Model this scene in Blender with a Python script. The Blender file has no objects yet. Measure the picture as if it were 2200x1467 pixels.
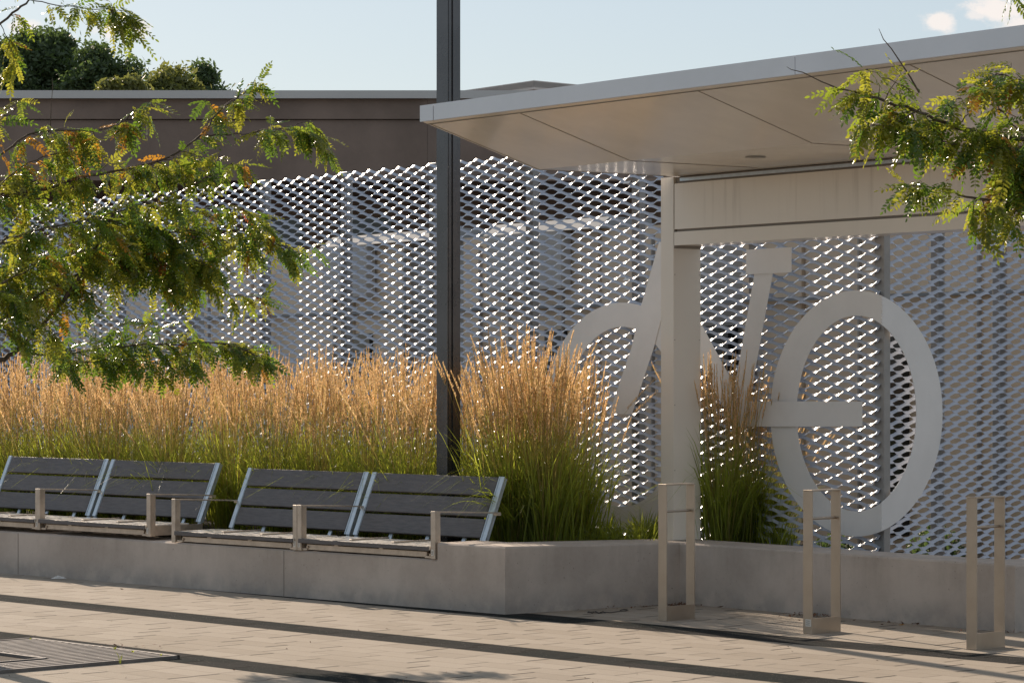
import bpy, math, random
import numpy as np
from mathutils import Vector, Matrix
R = math.radians
rnd = random.Random(11)
S = bpy.context.scene
COL = S.collection

# ------------------------------------------------------------------ camera
F = 6180.0            # focal length in photo pixels (photo 2200 x 1467)
CAMZ, HOR = 1.75, 800.0
cam_d = bpy.data.cameras.new("camera"); cam = bpy.data.objects.new("camera", cam_d); COL.objects.link(cam)
cam.location = (0, 0, CAMZ); cam.rotation_euler = (R(90), 0, 0)
cam_d.sensor_width = 36; cam_d.lens = F / 2200 * 36
cam_d.shift_y = (HOR - 733.5) / 2200
cam_d.clip_start = 0.2; cam_d.clip_end = 3000
S.camera = cam
# ------------------------------------------------------------------ sky + sun
SUN_EL = R(29); SUN_AZ = R(-28.5)         # azimuth from +Y, negative = to the left
sd = Vector((math.sin(SUN_AZ) * math.cos(SUN_EL), math.cos(SUN_AZ) * math.cos(SUN_EL), math.sin(SUN_EL)))
sun_d = bpy.data.lights.new("sun", 'SUN'); sun_d.energy = 4.3; sun_d.angle = R(0.55); sun_d.color = (1.0, 0.83, 0.66)
sun = bpy.data.objects.new("sun", sun_d); COL.objects.link(sun)
sun.rotation_euler = (-sd).to_track_quat('-Z', 'Y').to_euler(); sun.location = sd * 40
S.view_settings.view_transform = 'Standard'; S.view_settings.look = 'None'
S.view_settings.gamma = 1.0; S.view_settings.exposure = 0.55
S.view_settings.use_curve_mapping = False

W = bpy.data.worlds.new("World"); S.world = W; W.use_nodes = True
class NX:
    """tiny expression helper for node graphs"""
    def __init__(s, nt, sock): s.nt, s.s = nt, sock
    def _m(s, op, *o):
        n = s.nt.nodes.new('ShaderNodeMath'); n.operation = op
        for i, v in enumerate((s,) + o):
            if isinstance(v, NX): s.nt.links.new(v.s, n.inputs[i])
            else: n.inputs[i].default_value = v
        return NX(s.nt, n.outputs[0])
    def __add__(s, o): return s._m('ADD', o)
    def __sub__(s, o): return s._m('SUBTRACT', o)
    def __mul__(s, o): return s._m('MULTIPLY', o)
    def __truediv__(s, o): return s._m('DIVIDE', o)
    __radd__ = __add__; __rmul__ = __mul__
    def rsub(s, v): return (s * -1.0) + v
    def abs(s): return s._m('ABSOLUTE')
    def floor(s): return s._m('FLOOR')
    def fract(s): return s._m('FRACT')
    def lt(s, v): return s._m('LESS_THAN', v)
    def gt(s, v): return s._m('GREATER_THAN', v)
    def mx(s, v): return s._m('MAXIMUM', v)
    def mn(s, v): return s._m('MINIMUM', v)
    def pw(s, v): return s._m('POWER', v)
    def rng(s, a, b, c=0.0, d=1.0, smooth=True):
        n = s.nt.nodes.new('ShaderNodeMapRange'); n.interpolation_type = 'SMOOTHSTEP' if smooth else 'LINEAR'
        s.nt.links.new(s.s, n.inputs[0])
        for i, v in enumerate((a, b, c, d)): n.inputs[i + 1].default_value = v
        return NX(s.nt, n.outputs[0])
def xyz(nt, vec):
    n = nt.nodes.new('ShaderNodeSeparateXYZ'); nt.links.new(vec, n.inputs[0])
    return [NX(nt, n.outputs[i]) for i in range(3)]
def comb(nt, x, y, z=0.0):
    n = nt.nodes.new('ShaderNodeCombineXYZ')
    for i, v in enumerate((x, y, z)):
        if isinstance(v, NX): nt.links.new(v.s, n.inputs[i])
        else: n.inputs[i].default_value = v
    return n.outputs[0]
def noise(nt, vec, scale, detail=3, rough=0.55, out=0):
    n = nt.nodes.new('ShaderNodeTexNoise'); n.inputs['Scale'].default_value = scale
    n.inputs['Detail'].default_value = detail; n.inputs['Roughness'].default_value = rough
    if vec is not None: nt.links.new(vec, n.inputs['Vector'])
    return NX(nt, n.outputs[out])
def mixc(nt, fac, a, b):
    n = nt.nodes.new('ShaderNodeMix'); n.data_type = 'RGBA'
    if isinstance(fac, NX): nt.links.new(fac.s, n.inputs[0])
    else: n.inputs[0].default_value = fac
    for i, v in ((6, a), (7, b)):
        if isinstance(v, tuple): n.inputs[i].default_value = (*v, 1)
        else: nt.links.new(v, n.inputs[i])
    return n.outputs[2]

nt = W.node_tree
bg = nt.nodes['Background']; bg.inputs[1].default_value = 0.065
sky = nt.nodes.new('ShaderNodeTexSky'); sky.sky_type = 'NISHITA'; sky.sun_disc = False
sky.sun_elevation = SUN_EL; sky.sun_rotation = SUN_AZ
sky.air_density = 1.0; sky.dust_density = 0.6; sky.ozone_density = 1.6; sky.altitude = 100
tc = nt.nodes.new('ShaderNodeTexCoord')
dx, dy, dz = xyz(nt, tc.outputs['Generated'])
dyc = dy.mx(0.05)
u = dx / dyc; v = dz / dyc
nz = noise(nt, comb(nt, u, v * 1.5), 95, 8, 0.66)
nz2 = noise(nt, comb(nt, u, v * 1.5), 22, 3, 0.5)
cov = None
for (cx, cy, rx, ry, k) in [(2015, 48, 44, 24, 1.0), (2150, 20, 85, 38, 1.05), (2190, 52, 62, 24, 1.0), (2100, 32, 40, 16, .8), (2300, 10, 150, 45, 1.0),
                            (245, 62, 60, 30, 1.0), (300, 58, 32, 30, 1.0), (60, 58, 50, 26, 1.0), (1330, 8, 0, 0, 0),
                            (-500, 40, 260, 60, 1.0), (3200, -300, 500, 90, 1.0), (2700, -50, 200, 60, 1.0)]:
    if rx == 0: continue
    a = (u - (cx - 1100) / F) * (F / rx); b = (v - (HOR - cy) / F) * (F / ry)
    d = (a * a + b * b)._m('SQRT')
    m = ((d.rsub(1.0) * 1.2 + (nz - 0.5) * 2.6 + (nz2 - 0.5) * 1.2)).rng(0.0, 0.8) * k
    m = m * d.rng(1.05, 1.75, 1.0, 0.0)
    cov = m if cov is None else cov.mx(m)
front = dy.gt(0.1)
cov = cov * front * 0.85
skc = mixc(nt, 0.55, sky.outputs[0], (6.7, 7.3, 7.8))
lp = mixc(nt, cov, skc, (10.5, 9.6, 9.0))
nt.links.new(lp, bg.inputs[0])

# ------------------------------------------------------------------ helpers
def P(x, y, D): return Vector(((x - 1100) * D / F, D, CAMZ - (y - HOR) * D / F))
def G(x, y):
    D = CAMZ * F / (y - HOR); return Vector(((x - 1100) * D / F, D, 0))
B2 = Vector((.683, -.730)).normalized()        # paving band direction (to the right, nearer)
J2 = Vector((.730, .683)).normalized()         # joint direction (to the right, farther)

class MB:
    def __init__(s): s.v = []; s.f = []; s.mi = []
    def add(s, vs, fs, mi=0):
        o = len(s.v); s.v += [tuple(p) for p in vs]
        s.f += [tuple(i + o for i in f) for f in fs]; s.mi += [mi] * len(fs); return s
    def box(s, c, h, X=(1, 0, 0), Y=(0, 1, 0), Z=(0, 0, 1), mi=0, ch=0.0):
        c = Vector(c); X, Y, Z = Vector(X), Vector(Y), Vector(Z)
        if ch <= 0:
            vs = [c + X * (h[0] * a) + Y * (h[1] * b) + Z * (h[2] * d) for d in (-1, 1) for b in (-1, 1) for a in (-1, 1)]
            fs = [(0, 2, 3, 1), (4, 5, 7, 6), (0, 1, 5, 4), (2, 6, 7, 3), (0, 4, 6, 2), (1, 3, 7, 5)]
            return s.add(vs, fs, mi)
        ax = (X, Y, Z); idx = {}; vs = []
        for sx in (-1, 1):
            for sy in (-1, 1):
                for sz in (-1, 1):
                    for k in range(3):
                        hh = [h[0] - ch, h[1] - ch, h[2] - ch]; hh[k] = h[k]
                        idx[(sx, sy, sz, k)] = len(vs)
                        vs.append(c + ax[0] * (hh[0] * sx) + ax[1] * (hh[1] * sy) + ax[2] * (hh[2] * sz))
        fs = []
        I = lambda a, b, d, k: idx[(a, b, d, k)]
        for q in (-1, 1):
            f = [I(q, -1, -1, 0), I(q, 1, -1, 0), I(q, 1, 1, 0), I(q, -1, 1, 0)]; fs.append(tuple(f if q > 0 else f[::-1]))
            f = [I(-1, q, -1, 1), I(-1, q, 1, 1), I(1, q, 1, 1), I(1, q, -1, 1)]; fs.append(tuple(f if q > 0 else f[::-1]))
            f = [I(-1, -1, q, 2), I(1, -1, q, 2), I(1, 1, q, 2), I(-1, 1, q, 2)]; fs.append(tuple(f if q > 0 else f[::-1]))
        for a in (-1, 1):
            for b in (-1, 1):
                fs.append((I(a, b, -1, 0), I(a, b, 1, 0), I(a, b, 1, 1), I(a, b, -1, 1)))
                fs.append((I(a, -1, b, 0), I(a, 1, b, 0), I(a, 1, b, 2), I(a, -1, b, 2)))
                fs.append((I(-1, a, b, 1), I(1, a, b, 1), I(1, a, b, 2), I(-1, a, b, 2)))
                for d in (-1, 1): fs.append((I(a, b, d, 0), I(a, b, d, 1), I(a, b, d, 2)))
        return s.add(vs, fs, mi)
    def prism(s, pts, z0, z1, mi=0):
        n = len(pts)
        zt = z1 if isinstance(z1, (list, tuple)) else [z1] * n
        vs = [(p[0], p[1], z0) for p in pts] + [(p[0], p[1], zt[i]) for i, p in enumerate(pts)]
        fs = [tuple(range(n))[::-1], tuple(range(n, 2 * n))] + [(i, (i + 1) % n, (i + 1) % n + n, i + n) for i in range(n)]
        return s.add(vs, fs, mi)
    def tube(s, pts, rad, n=6, mi=0, cap=True):
        pts = [Vector(p) for p in pts]
        if not isinstance(rad, (list, tuple)): rad = [rad] * len(pts)
        vs = []; fs = []; up = Vector((0, 0, 1))
        for i, p in enumerate(pts):
            t = (pts[min(i + 1, len(pts) - 1)] - pts[max(i - 1, 0)]).normalized()
            a = t.cross(up if abs(t.z) < .95 else Vector((1, 0, 0))).normalized(); b = t.cross(a)
            for k in range(n):
                th = 2 * math.pi * k / n; vs.append(p + a * (math.cos(th) * rad[i]) + b * (math.sin(th) * rad[i]))
        for i in range(len(pts) - 1):
            for k in range(n):
                fs.append((i * n + k, i * n + (k + 1) % n, (i + 1) * n + (k + 1) % n, (i + 1) * n + k))
        if cap: fs.append(tuple(range(n))[::-1]); fs.append(tuple((len(pts) - 1) * n + k for k in range(n)))
        return s.add(vs, fs, mi)
    def np(s, vs, fs, mi=0):
        return s.add(vs.tolist(), fs.tolist(), mi)
    def build(s, name, mats, parent=None, smooth=False, fixn=True):
        me = bpy.data.meshes.new(name); me.from_pydata(s.v, [], s.f); me.update()
        if not isinstance(mats, (list, tuple)): mats = [mats]
        for m in mats: me.materials.append(m)
        if len(mats) > 1: me.polygons.foreach_set('material_index', s.mi)
        if fixn:
            import bmesh
            bm = bmesh.new(); bm.from_mesh(me); bmesh.ops.recalc_face_normals(bm, faces=bm.faces); bm.to_mesh(me); bm.free()
        if smooth: me.polygons.foreach_set('use_smooth', [True] * len(me.polygons))
        o = bpy.data.objects.new(name, me); COL.objects.link(o)
        if parent is not None:
            o.parent = parent; o.matrix_parent_inverse = Matrix.Translation(-parent.location) if parent.get('_w') else Matrix()
        return o
def tag(o, label=None, cat=None, group=None, kind=None):
    if label: o['label'] = label
    if cat: o['category'] = cat
    if group: o['group'] = group
    if kind: o['kind'] = kind
    return o
def empty(name, loc=(0, 0, 0), world=False):
    """world=True: parts are modelled in world coordinates and keep them"""
    o = bpy.data.objects.new(name, None); COL.objects.link(o); o.location = loc; o.empty_display_size = .2
    if world: o['_w'] = 1
    return o
def V3(p2, z=0.0): return Vector((p2[0], p2[1], z))

def mat(name, col, rough=0.6, metal=0.0, spec=0.5, var=0.0, vscale=4.0, bump=0.0, bscale=30.0, coat=0.0, stretch=None):
    m = bpy.data.materials.new(name); m.use_nodes = True; t = m.node_tree; b = t.nodes['Principled BSDF']
    b.inputs['Base Color'].default_value = (*col, 1); b.inputs['Roughness'].default_value = rough
    b.inputs['Metallic'].default_value = metal; b.inputs['Specular IOR Level'].default_value = spec
    b.inputs['Coat Weight'].default_value = coat; b.inputs['Coat Roughness'].default_value = .12
    tcn = t.nodes.new('ShaderNodeTexCoord'); vec = tcn.outputs['Object']
    if stretch:
        mp = t.nodes.new('ShaderNodeMapping'); mp.inputs['Scale'].default_value = stretch; t.links.new(vec, mp.inputs[0]); vec = mp.outputs[0]
    if var > 0:
        n = noise(t, vec, vscale, 5, .6)
        lo = tuple(c * (1 - var) for c in col); hi = tuple(min(1, c * (1 + var)) for c in col)
        t.links.new(mixc(t, n.rng(.3, .7), lo, hi), b.inputs['Base Color'])
        t.links.new((n * .25 + (rough - .12)).s, b.inputs['Roughness'])
    if bump > 0:
        n2 = noise(t, vec, bscale, 4, .6); bn = t.nodes.new('ShaderNodeBump'); bn.inputs['Strength'].default_value = bump
        bn.inputs['Distance'].default_value = .01; t.links.new(n2.s, bn.inputs['Height']); t.links.new(bn.outputs[0], b.inputs['Normal'])
    return m
def leafmat(name, col, trans, tw=0.5, rough=0.35, var=.25):
    m = bpy.data.materials.new(name); m.use_nodes = True; t = m.node_tree; b = t.nodes['Principled BSDF']; out = t.nodes['Material Output']
    b.inputs['Roughness'].default_value = rough; b.inputs['Specular IOR Level'].default_value = .5
    tcn = t.nodes.new('ShaderNodeTexCoord'); n = noise(t, tcn.outputs['Object'], 7, 4, .6).rng(.3, .7)
    oi = t.nodes.new('ShaderNodeNewGeometry')
    n = n * .5 + NX(t, oi.outputs['Random Per Island']) * .5
    t.links.new(mixc(t, n, tuple(c * (1 - var) for c in col), tuple(c * (1 + var) for c in col)), b.inputs['Base Color'])
    tr = t.nodes.new('ShaderNodeBsdfTranslucent')
    t.links.new(mixc(t, n, tuple(c * (1 - var) for c in trans), tuple(c * (1 + var) for c in trans)), tr.inputs[0])
    mx = t.nodes.new('ShaderNodeMixShader'); mx.inputs[0].default_value = tw
    t.links.new(b.outputs[0], mx.inputs[1]); t.links.new(tr.outputs[0], mx.inputs[2]); t.links.new(mx.outputs[0], out.inputs[0])
    return m

# ------------------------------------------------------------------ materials
M = {}
M['fence_paint'] = mat('fence_paint', (.42, .46, .54), .25, .0, .55, bump=.22, bscale=14)
M['post_paint'] = mat('post_paint', (.29, .285, .28), .45, .1, .5, var=.12, vscale=3)
M['emblem'] = mat('emblem_paint', (.70, .69, .68), .42, .0, .5, var=.05, vscale=2)
M['canopy_white'] = mat('canopy_white', (.80, .75, .68), .22, 0, .5, coat=.35, var=.05, vscale=1.5)
M['fascia'] = mat('fascia_metal', (.62, .64, .68), .4, .15, .5, var=.04, vscale=2)
M['dark_gap'] = mat('dark_gap', (.035, .03, .026), .8)
M['seam'] = mat('seam_shadow', (.26, .23, .20), .7)
M['pole'] = mat('pole_paint', (.095, .095, .10), .27, .65, .5, var=.15, vscale=2, coat=.15)
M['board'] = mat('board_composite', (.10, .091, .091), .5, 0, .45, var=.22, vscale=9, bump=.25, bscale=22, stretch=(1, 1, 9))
M['bench_alu'] = mat('bench_aluminium', (.52, .58, .63), .32, .55, .5, var=.08, vscale=14)
M['bench_steel'] = mat('bench_steel', (.50, .43, .36), .38, .6, .5, var=.14, vscale=12)
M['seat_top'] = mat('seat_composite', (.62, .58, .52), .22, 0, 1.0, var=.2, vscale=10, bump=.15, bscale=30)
M['steel'] = mat('brushed_steel', (.43, .36, .29), .36, .75, .5, var=.07, vscale=5)
M['plate'] = mat('data_plate', (.62, .60, .56), .4, .3)
M['bark'] = mat('bark', (.085, .062, .045), .85, var=.35, vscale=25, bump=.5, bscale=60)
M['brown_wall'] = mat('brown_render', (.235, .175, .142), .9, 0, .2, var=.16, vscale=.8, bump=.3, bscale=20)
M['cap'] = mat('parapet_metal', (.50, .48, .46), .45, .3, var=.06, vscale=.6)
M['dark_wall'] = mat('recess_wall', (.30, .21, .16), .9)
M['beige_panel'] = mat('beige_panel', (.66, .52, .38), .5, 0, .4, var=.12, vscale=.8)
M['grey_panel'] = mat('grey_panel', (.32, .29, .26), .5, 0, .4, var=.12, vscale=.8)
M['awning'] = mat('awning_grey', (.40, .37, .34), .5, 0, .4, var=.05)
M['white_roof'] = mat('white_roof', (.24, .25, .26), .8, 0, .2, var=.05)
M['soil'] = mat('soil', (.045, .034, .025), .95, var=.45, vscale=14, bump=.8, bscale=40)
M['asphalt'] = mat('asphalt', (.07, .066, .062), .9, var=.2, vscale=3, bump=.3, bscale=90)
M['grate'] = mat('grate_iron', (.15, .135, .125), .5, .4, var=.2, vscale=10)
M['litter'] = mat('litter_brown', (.13, .055, .025), .8, var=.4, vscale=30)
M['tissue'] = mat('tissue', (.7, .68, .66), .8)
M['wire'] = mat('wire_black', (.02, .02, .025), .5)
M['glass_dark'] = mat('dark_glass', (.015, .017, .02), .12, 0, .6)
M['lampglass'] = mat('lamp_lens', (.30, .29, .26), .35)
M['leaf_g'] = leafmat('leaf_green', (.11, .145, .024), (.34, .43, .04), .46, .22)
M['leaf_y'] = leafmat('leaf_yellowgreen', (.16, .17, .028), (.52, .52, .05), .46, .24)
M['leaf_d'] = leafmat('leaf_deep', (.065, .11, .022), (.20, .34, .03), .42, .20)
M['leaf_o'] = leafmat('leaf_orange', (.26, .14, .025), (.66, .32, .035), .5, .4)
M['leaf_r'] = leafmat('leaf_rust', (.22, .05, .02), (.45, .09, .03), .45, .45)
M['blade'] = leafmat('grass_blade', (.13, .165, .03), (.50, .56, .06), .5, .30, .55)
M['stem'] = leafmat('grass_stem', (.30, .25, .08), (.60, .48, .14), .4, .5, .3)
M['plume'] = leafmat('grass_plume', (.68, .49, .28), (.95, .66, .34), .5, .65, .25)
M['far_d'] = leafmat('far_leaf_dark', (.065, .10, .045), (.13, .20, .05), .4, .55)
M['far_l'] = leafmat('far_leaf_light', (.13, .145, .045), (.30, .32, .07), .4, .55)

def concrete():
    m = bpy.data.materials.new('cast_concrete'); m.use_nodes = True; t = m.node_tree; b = t.nodes['Principled BSDF']
    g = t.nodes.new('ShaderNodeTexCoord'); x, y, z = xyz(t, g.outputs['Object'])
    r = x * B2.x + y * B2.y
    n1 = noise(t, g.outputs['Object'], 1.7, 6, .62).rng(.32, .68)
    n2 = noise(t, comb(t, x * 9, y * 9, z * .9), 1.0, 4, .6).rng(.42, .72)      # vertical runs
    n3 = noise(t, g.outputs['Object'], 26, 4, .7)
    pits = noise(t, g.outputs['Object'], 60, 2, .5).rng(.70, .76)
    damp = (z.rng(.02, .20, 1, 0)) * noise(t, g.outputs['Object'], 5, 4, .6).rng(.35, .62)
    c = mixc(t, n1, (.375, .318, .275), (.51, .44, .385))
    c = mixc(t, n2 * .32 * z.rng(.1, .4), c, (.26, .215, .175))
    c = mixc(t, damp * .55, c, (.22, .21, .20))
    c = mixc(t, pits * .7, c, (.09, .08, .07))
    c = mixc(t, (n3 - .5) * .3 + .15, c, (.58, .53, .48))
    t.links.new(c, b.inputs['Base Color']); b.inputs['Roughness'].default_value = .85; b.inputs['Specular IOR Level'].default_value = .25
    bn = t.nodes.new('ShaderNodeBump'); bn.inputs['Strength'].default_value = .25; bn.inputs['Distance'].default_value = .006
    t.links.new((n3 + n1 * .6).s, bn.inputs['Height']); t.links.new(bn.outputs[0], b.inputs['Normal'])
    return m
M['concrete'] = concrete()

def paving():
    m = bpy.data.materials.new('paving_stones'); m.use_nodes = True; t = m.node_tree; b = t.nodes['Principled BSDF']
    g = t.nodes.new('ShaderNodeTexCoord'); x, y, z = xyz(t, g.outputs['Object'])
    q = x * J2.x + y * J2.y; r = x * B2.x + y * B2.y
    rw = .2
    q0 = q - 10.39
    band = ((q0 / 1.81).fract() * 1.81).lt(.375) * q.gt(10.0) * q.lt(14.6)
    row = (q0 / rw).floor(); qf = (q0 / rw).fract()
    wn = t.nodes.new('ShaderNodeTexWhiteNoise'); wn.noise_dimensions = '1D'; t.links.new(row.s, wn.inputs['W'])
    off = NX(t, wn.outputs[0])
    L = .46
    rr = r / L + off * .9
    cell = rr.floor(); rf = rr.fract()
    ds = rf.mn(rf.rsub(1.0)) * L
    dq = qf.mn(qf.rsub(1.0)) * rw
    wn2 = t.nodes.new('ShaderNodeTexWhiteNoise'); wn2.noise_dimensions = '2D'; t.links.new(comb(t, row, cell), wn2.inputs['Vector'])
    rv = NX(t, wn2.outputs[0])
    wn3 = t.nodes.new('ShaderNodeTexWhiteNoise'); wn3.noise_dimensions = '2D'; t.links.new(comb(t, row * 1.0 + 31.0, (rr + .5).floor()), wn3.inputs['Vector'])
    jv = NX(t, wn3.outputs[0])
    head = ds.rng(.007, .015, 1, 0) * (jv * 1.4).mn(1.0).mx(.3) * dq.rng(.004, .012)
    bed = dq.rng(.001, .006, 1, 0) * .42
    joint = head.mx(bed)
    big = noise(t, g.outputs['Object'], .9, 5, .6).rng(.3, .7)
    fine = noise(t, g.outputs['Object'], 190, 3, .8)
    med = noise(t, g.outputs['Object'], 9, 5, .7)
    spk = noise(t, g.outputs['Object'], 120, 1, .5).rng(.70, .76)
    cl = mixc(t, rv * .9 + big * .35 + (med - .5) * .9, (.275, .235, .19), (.345, .30, .25))
    cl = mixc(t, (fine - .4) * 1.0, cl, (.47, .42, .35))
    cd = mixc(t, rv * .5 + (med - .3) * .5, (.019, .024, .024), (.052, .048, .047))
    cd = mixc(t, fine.rng(.55, .8) * .5, cd, (.10, .092, .085))
    c = mixc(t, band, cl, cd)
    c = mixc(t, spk * .5, c, (.75, .7, .62))  # quartz glints put into the colour as small pale specks
    # scattered dirt spots
    dirt = noise(t, g.outputs['Object'], 5.5, 5, .65).rng(.66, .8)
    c = mixc(t, dirt * .35, c, (.12, .10, .085))
    c = mixc(t, joint * .95, c, (.015, .013, .011))
    t.links.new(c, b.inputs['Base Color']); t.links.new((band * -.12 + .14).s, b.inputs['Specular IOR Level'])
    t.links.new((spk * -.35 + .9).s, b.inputs['Roughness'])
    bn = t.nodes.new('ShaderNodeBump'); bn.inputs['Strength'].default_value = .5; bn.inputs['Distance'].default_value = .005
    t.links.new(((joint * -1.4) + fine * .5 + med * .25).s, bn.inputs['Height']); t.links.new(bn.outputs[0], b.inputs['Normal'])
    return m
M['paving'] = paving()

def stained_white():
    m = mat('stained_panel', (.74, .68, .60), .28, 0, .5, coat=.25); t = m.node_tree; b = t.nodes['Principled BSDF']
    g = t.nodes.new('ShaderNodeTexCoord'); x, y, z = xyz(t, g.outputs['Object'])
    n = noise(t, comb(t, x * 14, y * 14, z * .7), 1.0, 5, .6).rng(.52, .78)
    n2 = noise(t, g.outputs['Object'], 1.3, 3, .5).rng(.3, .7)
    c = mixc(t, n2 * .4, (.76, .70, .62), (.67, .61, .53)); c = mixc(t, n * .38 * z.rng(2.7, 3.1), c, (.36, .30, .24))
    t.links.new(c, b.inputs['Base Color']); return m
M['stained'] = stained_white()

# ------------------------------------------------------------------ ground
o = MB().add([(-600, -60, -.02), (600, -60, -.02), (600, 1200, -.02), (-600, 1200, -.02)], [(0, 1, 2, 3)]).build('ground', M['asphalt']); tag(o, kind='structure')
# ------------------------------------------------------------------ planter wall
C1 = Vector((-.05, 20.82)); A2 = Vector((.717, -.697)).normalized(); D2 = Vector((.697, .717)).normalized()
LFT = C1 - A2 * 13
NT = C1 - A2 * .70                     # end of the lowered part under the benches
C2 = Vector((1.27, 21.80)); C3 = Vector((3.385, 19.36)); C4 = C3 + Vector((.72, .69)) * 9
def offs(p, d): return p + d
w_ = .42
n12 = Vector((-(C2 - C1).y, (C2 - C1).x)).normalized()
n23 = Vector((-(C3 - C2).y, (C3 - C2).x)).normalized()
if n23.y < 0: n23 = -n23
if n12.y < 0: n12 = -n12
def isect(p, d, q, e):
    k = d.x * e.y - d.y * e.x; t_ = ((q - p).x * e.y - (q - p).y * e.x) / k; return p + d * t_
K1 = isect(C1 + D2 * w_, A2, C1 + n12 * w_, (C2 - C1))
K2 = isect(C1 + n12 * w_, (C2 - C1), C2 + n23 * w_, (C3 - C2))
e34 = (C4 - C3).normalized(); n34 = Vector((-e34.y, e34.x))
K3 = isect(C2 + n23 * w_, (C3 - C2), C3 + n34 * w_, e34)
K4 = C4 + n34 * w_
ins = lambda p, d: (p + d * .15)
pv = [(-14, -6), (16, -6), (16, 26), (C4 + n34 * .2)[:], (C3 + n34 * .1 + n23 * .1)[:], (C2 + n23 * .1)[:], (C1 + D2 * .1)[:], (LFT + D2 * .2)[:], (-14, 31)]
o = MB().add([(p[0], p[1], 0) for p in pv], [tuple(range(len(pv)))]).build('paving', M['paving']); tag(o, kind='structure')
pw = empty('planter_wall', (C1.x, C1.y, 0), True)
tag(pw, 'long grey cast concrete planter wall carrying the benches, folded round the white column', 'wall')
b = MB()
def wallseg(pts, zs, ch=.012):
    """pts: front0, front1, back1, back0; chamfered top edge on the front"""
    f0, f1, b1, b0 = pts; zf0, zf1 = zs
    dn = (b1 - f1).normalized() * ch; dn0 = (b0 - f0).normalized() * ch
    vs = [V3(f0, -.1), V3(f1, -.1), V3(b1, -.1), V3(b0, -.1),
          V3(f0, zf0 - ch), V3(f1, zf1 - ch), V3(f1 + dn, zf1), V3(b1, zf1), V3(b0, zf0), V3(f0 + dn0, zf0)]
    fs = [(0, 1, 5, 4), (4, 5, 6, 9), (9, 6, 7, 8), (2, 3, 8, 7), (1, 2, 7, 6, 5), (3, 0, 4, 9, 8), (3, 2, 1, 0)]
    b.add(vs, fs)
wallseg((LFT, NT, NT + D2 * w_, LFT + D2 * w_), (.372, .365))
b.build('seat_wall', M['concrete'], pw)
for sj in (2.42, 5.9, 9.4):
    b = MB(); q = C1 - A2 * sj; b.box((q.x, q.y, .18), (.004, .0025, .178), (A2.x, A2.y, 0), (D2.x, D2.y, 0)); b.build('control_joint', M['seam'], pw)
b = MB()
wallseg((NT, C1, K1, NT + D2 * w_), (.49, .49))
wallseg((C1, C2, K2, K1), (.49, .462))
wallseg((C2, C3, K3, K2), (.462, .452))
wallseg((C3, C4, K4, K3), (.452, .44))
b.build('high_wall', M['concrete'], pw)
# soil inside
E = Vector((2.736, 21.4)); FD = Vector((.597, -.802)).normalized(); LE = E - FD * 14.1; SD = Vector((.62, .785)).normalized()
FE = E + SD * 7
b = MB(); b.prism([LFT + D2 * w_, NT + D2 * w_, K1, K2, K2 + (K3 - K2) * .62, E + Vector((.1, .25)), LE + Vector((.2, .2)), LE + Vector((-6, .2))], .0, .40)
o = b.build('planting_soil', M['soil']); tag(o, kind='structure')

# ------------------------------------------------------------------ expanded mesh fence
LW, PH, RW_ = .2433, .0432, .030
def mesh_panel(ncell, nrow, W_=.0262, lean=R(43), th=.003):
    """zigzag ribbons joined at knuckles, local x along the fence, y towards the back, z up"""
    wv = np.array([0, math.sin(lean), math.cos(lean)]) * W_ / 2
    A = PH / 2 - wv[2] * .93
    K = 6; half = LW / 2
    ts = np.array([0, .11, .30, .5, .70, .89])
    prof = lambda t: (1 - np.cos(np.pi * np.clip((t - .10) / .80, 0, 1))) / 2
    vs = []; fs = []
    for r in range(nrow):
        pts = []
        for h in range(ncell * 2):
            up = (h + r) % 2 == 0
            for t in ts:
                s = prof(t) if up else 1 - prof(t)
                pts.append(((h + t) * half, r * PH + A * (2 * s - 1), abs(2 * s - 1)))
        up = (ncell * 2 + r) % 2 == 0
        pts.append((ncell * 2 * half, r * PH + A * (-1 if up else 1), 1))
        base = len(vs); n = len(pts)
        for (x, z, kn) in pts:
            c = np.array([x, -(z - r * PH) / A * wv[1] * .9, z])
            ww = wv * (1 + .30 * max(0, kn - .6) / .4)
            tn = np.array([0, -math.cos(lean), math.sin(lean)]) * th
            vs += [c - ww, c + ww, c + ww + tn, c - ww + tn]
        for i in range(n - 1):
            a = base + i * 4; c2 = a + 4
            for k in range(4): fs.append((a + k, c2 + k, c2 + (k + 1) % 4, a + (k + 1) % 4))
        fs.append((base, base + 1, base + 2, base + 3)); e = base + (n - 1) * 4; fs.append((e + 3, e + 2, e + 1, e))
    m = MB(); m.v = [tuple(p) for p in vs]; m.f = fs; m.mi = [0] * len(fs); return m
fence = empty('mesh_fence', (E.x, E.y, .4)); fence.rotation_euler = (0, 0, 0)
tag(fence, 'tall pale expanded metal mesh screen on posts, bent at the corner behind the planter', 'fence')
NR = 75
pm = mesh_panel(6, NR + 3)
def fix(me_o, smooth_angle=True):
    me_o.data.polygons.foreach_set('use_smooth', [True] * len(me_o.data.polygons))
    me_o.data.set_sharp_from_angle(angle=R(40))
p0 = pm.build('mesh_panel', M['fence_paint'], fence); fix(p0)
def dirang(d): return math.atan2(d.y, d.x)
npan = 10; PL = 6 * LW
for i in range(npan):
    o = p0 if i == 0 else p0.copy()
    if i: COL.objects.link(o); o.parent = fence
    st = -FD * (PL * (i + 1))
    o.location = (st.x, st.y, .02 - 3 * PH); o.rotation_euler = (0, 0, dirang(FD))
pm2 = mesh_panel(4, NR + 9); p1 = pm2.build('mesh_panel', M['fence_paint'], fence); fix(p1)
PL2 = 4 * LW
for i in range(6):
    o = p1 if i == 0 else p1.copy()
    if i: COL.objects.link(o); o.parent = fence
    st = SD * (PL2 * i + .03)
    o.location = (st.x, st.y, .02 - 9 * PH); o.rotation_euler = (0, 0, dirang(SD))
FTOP = NR * PH
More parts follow.
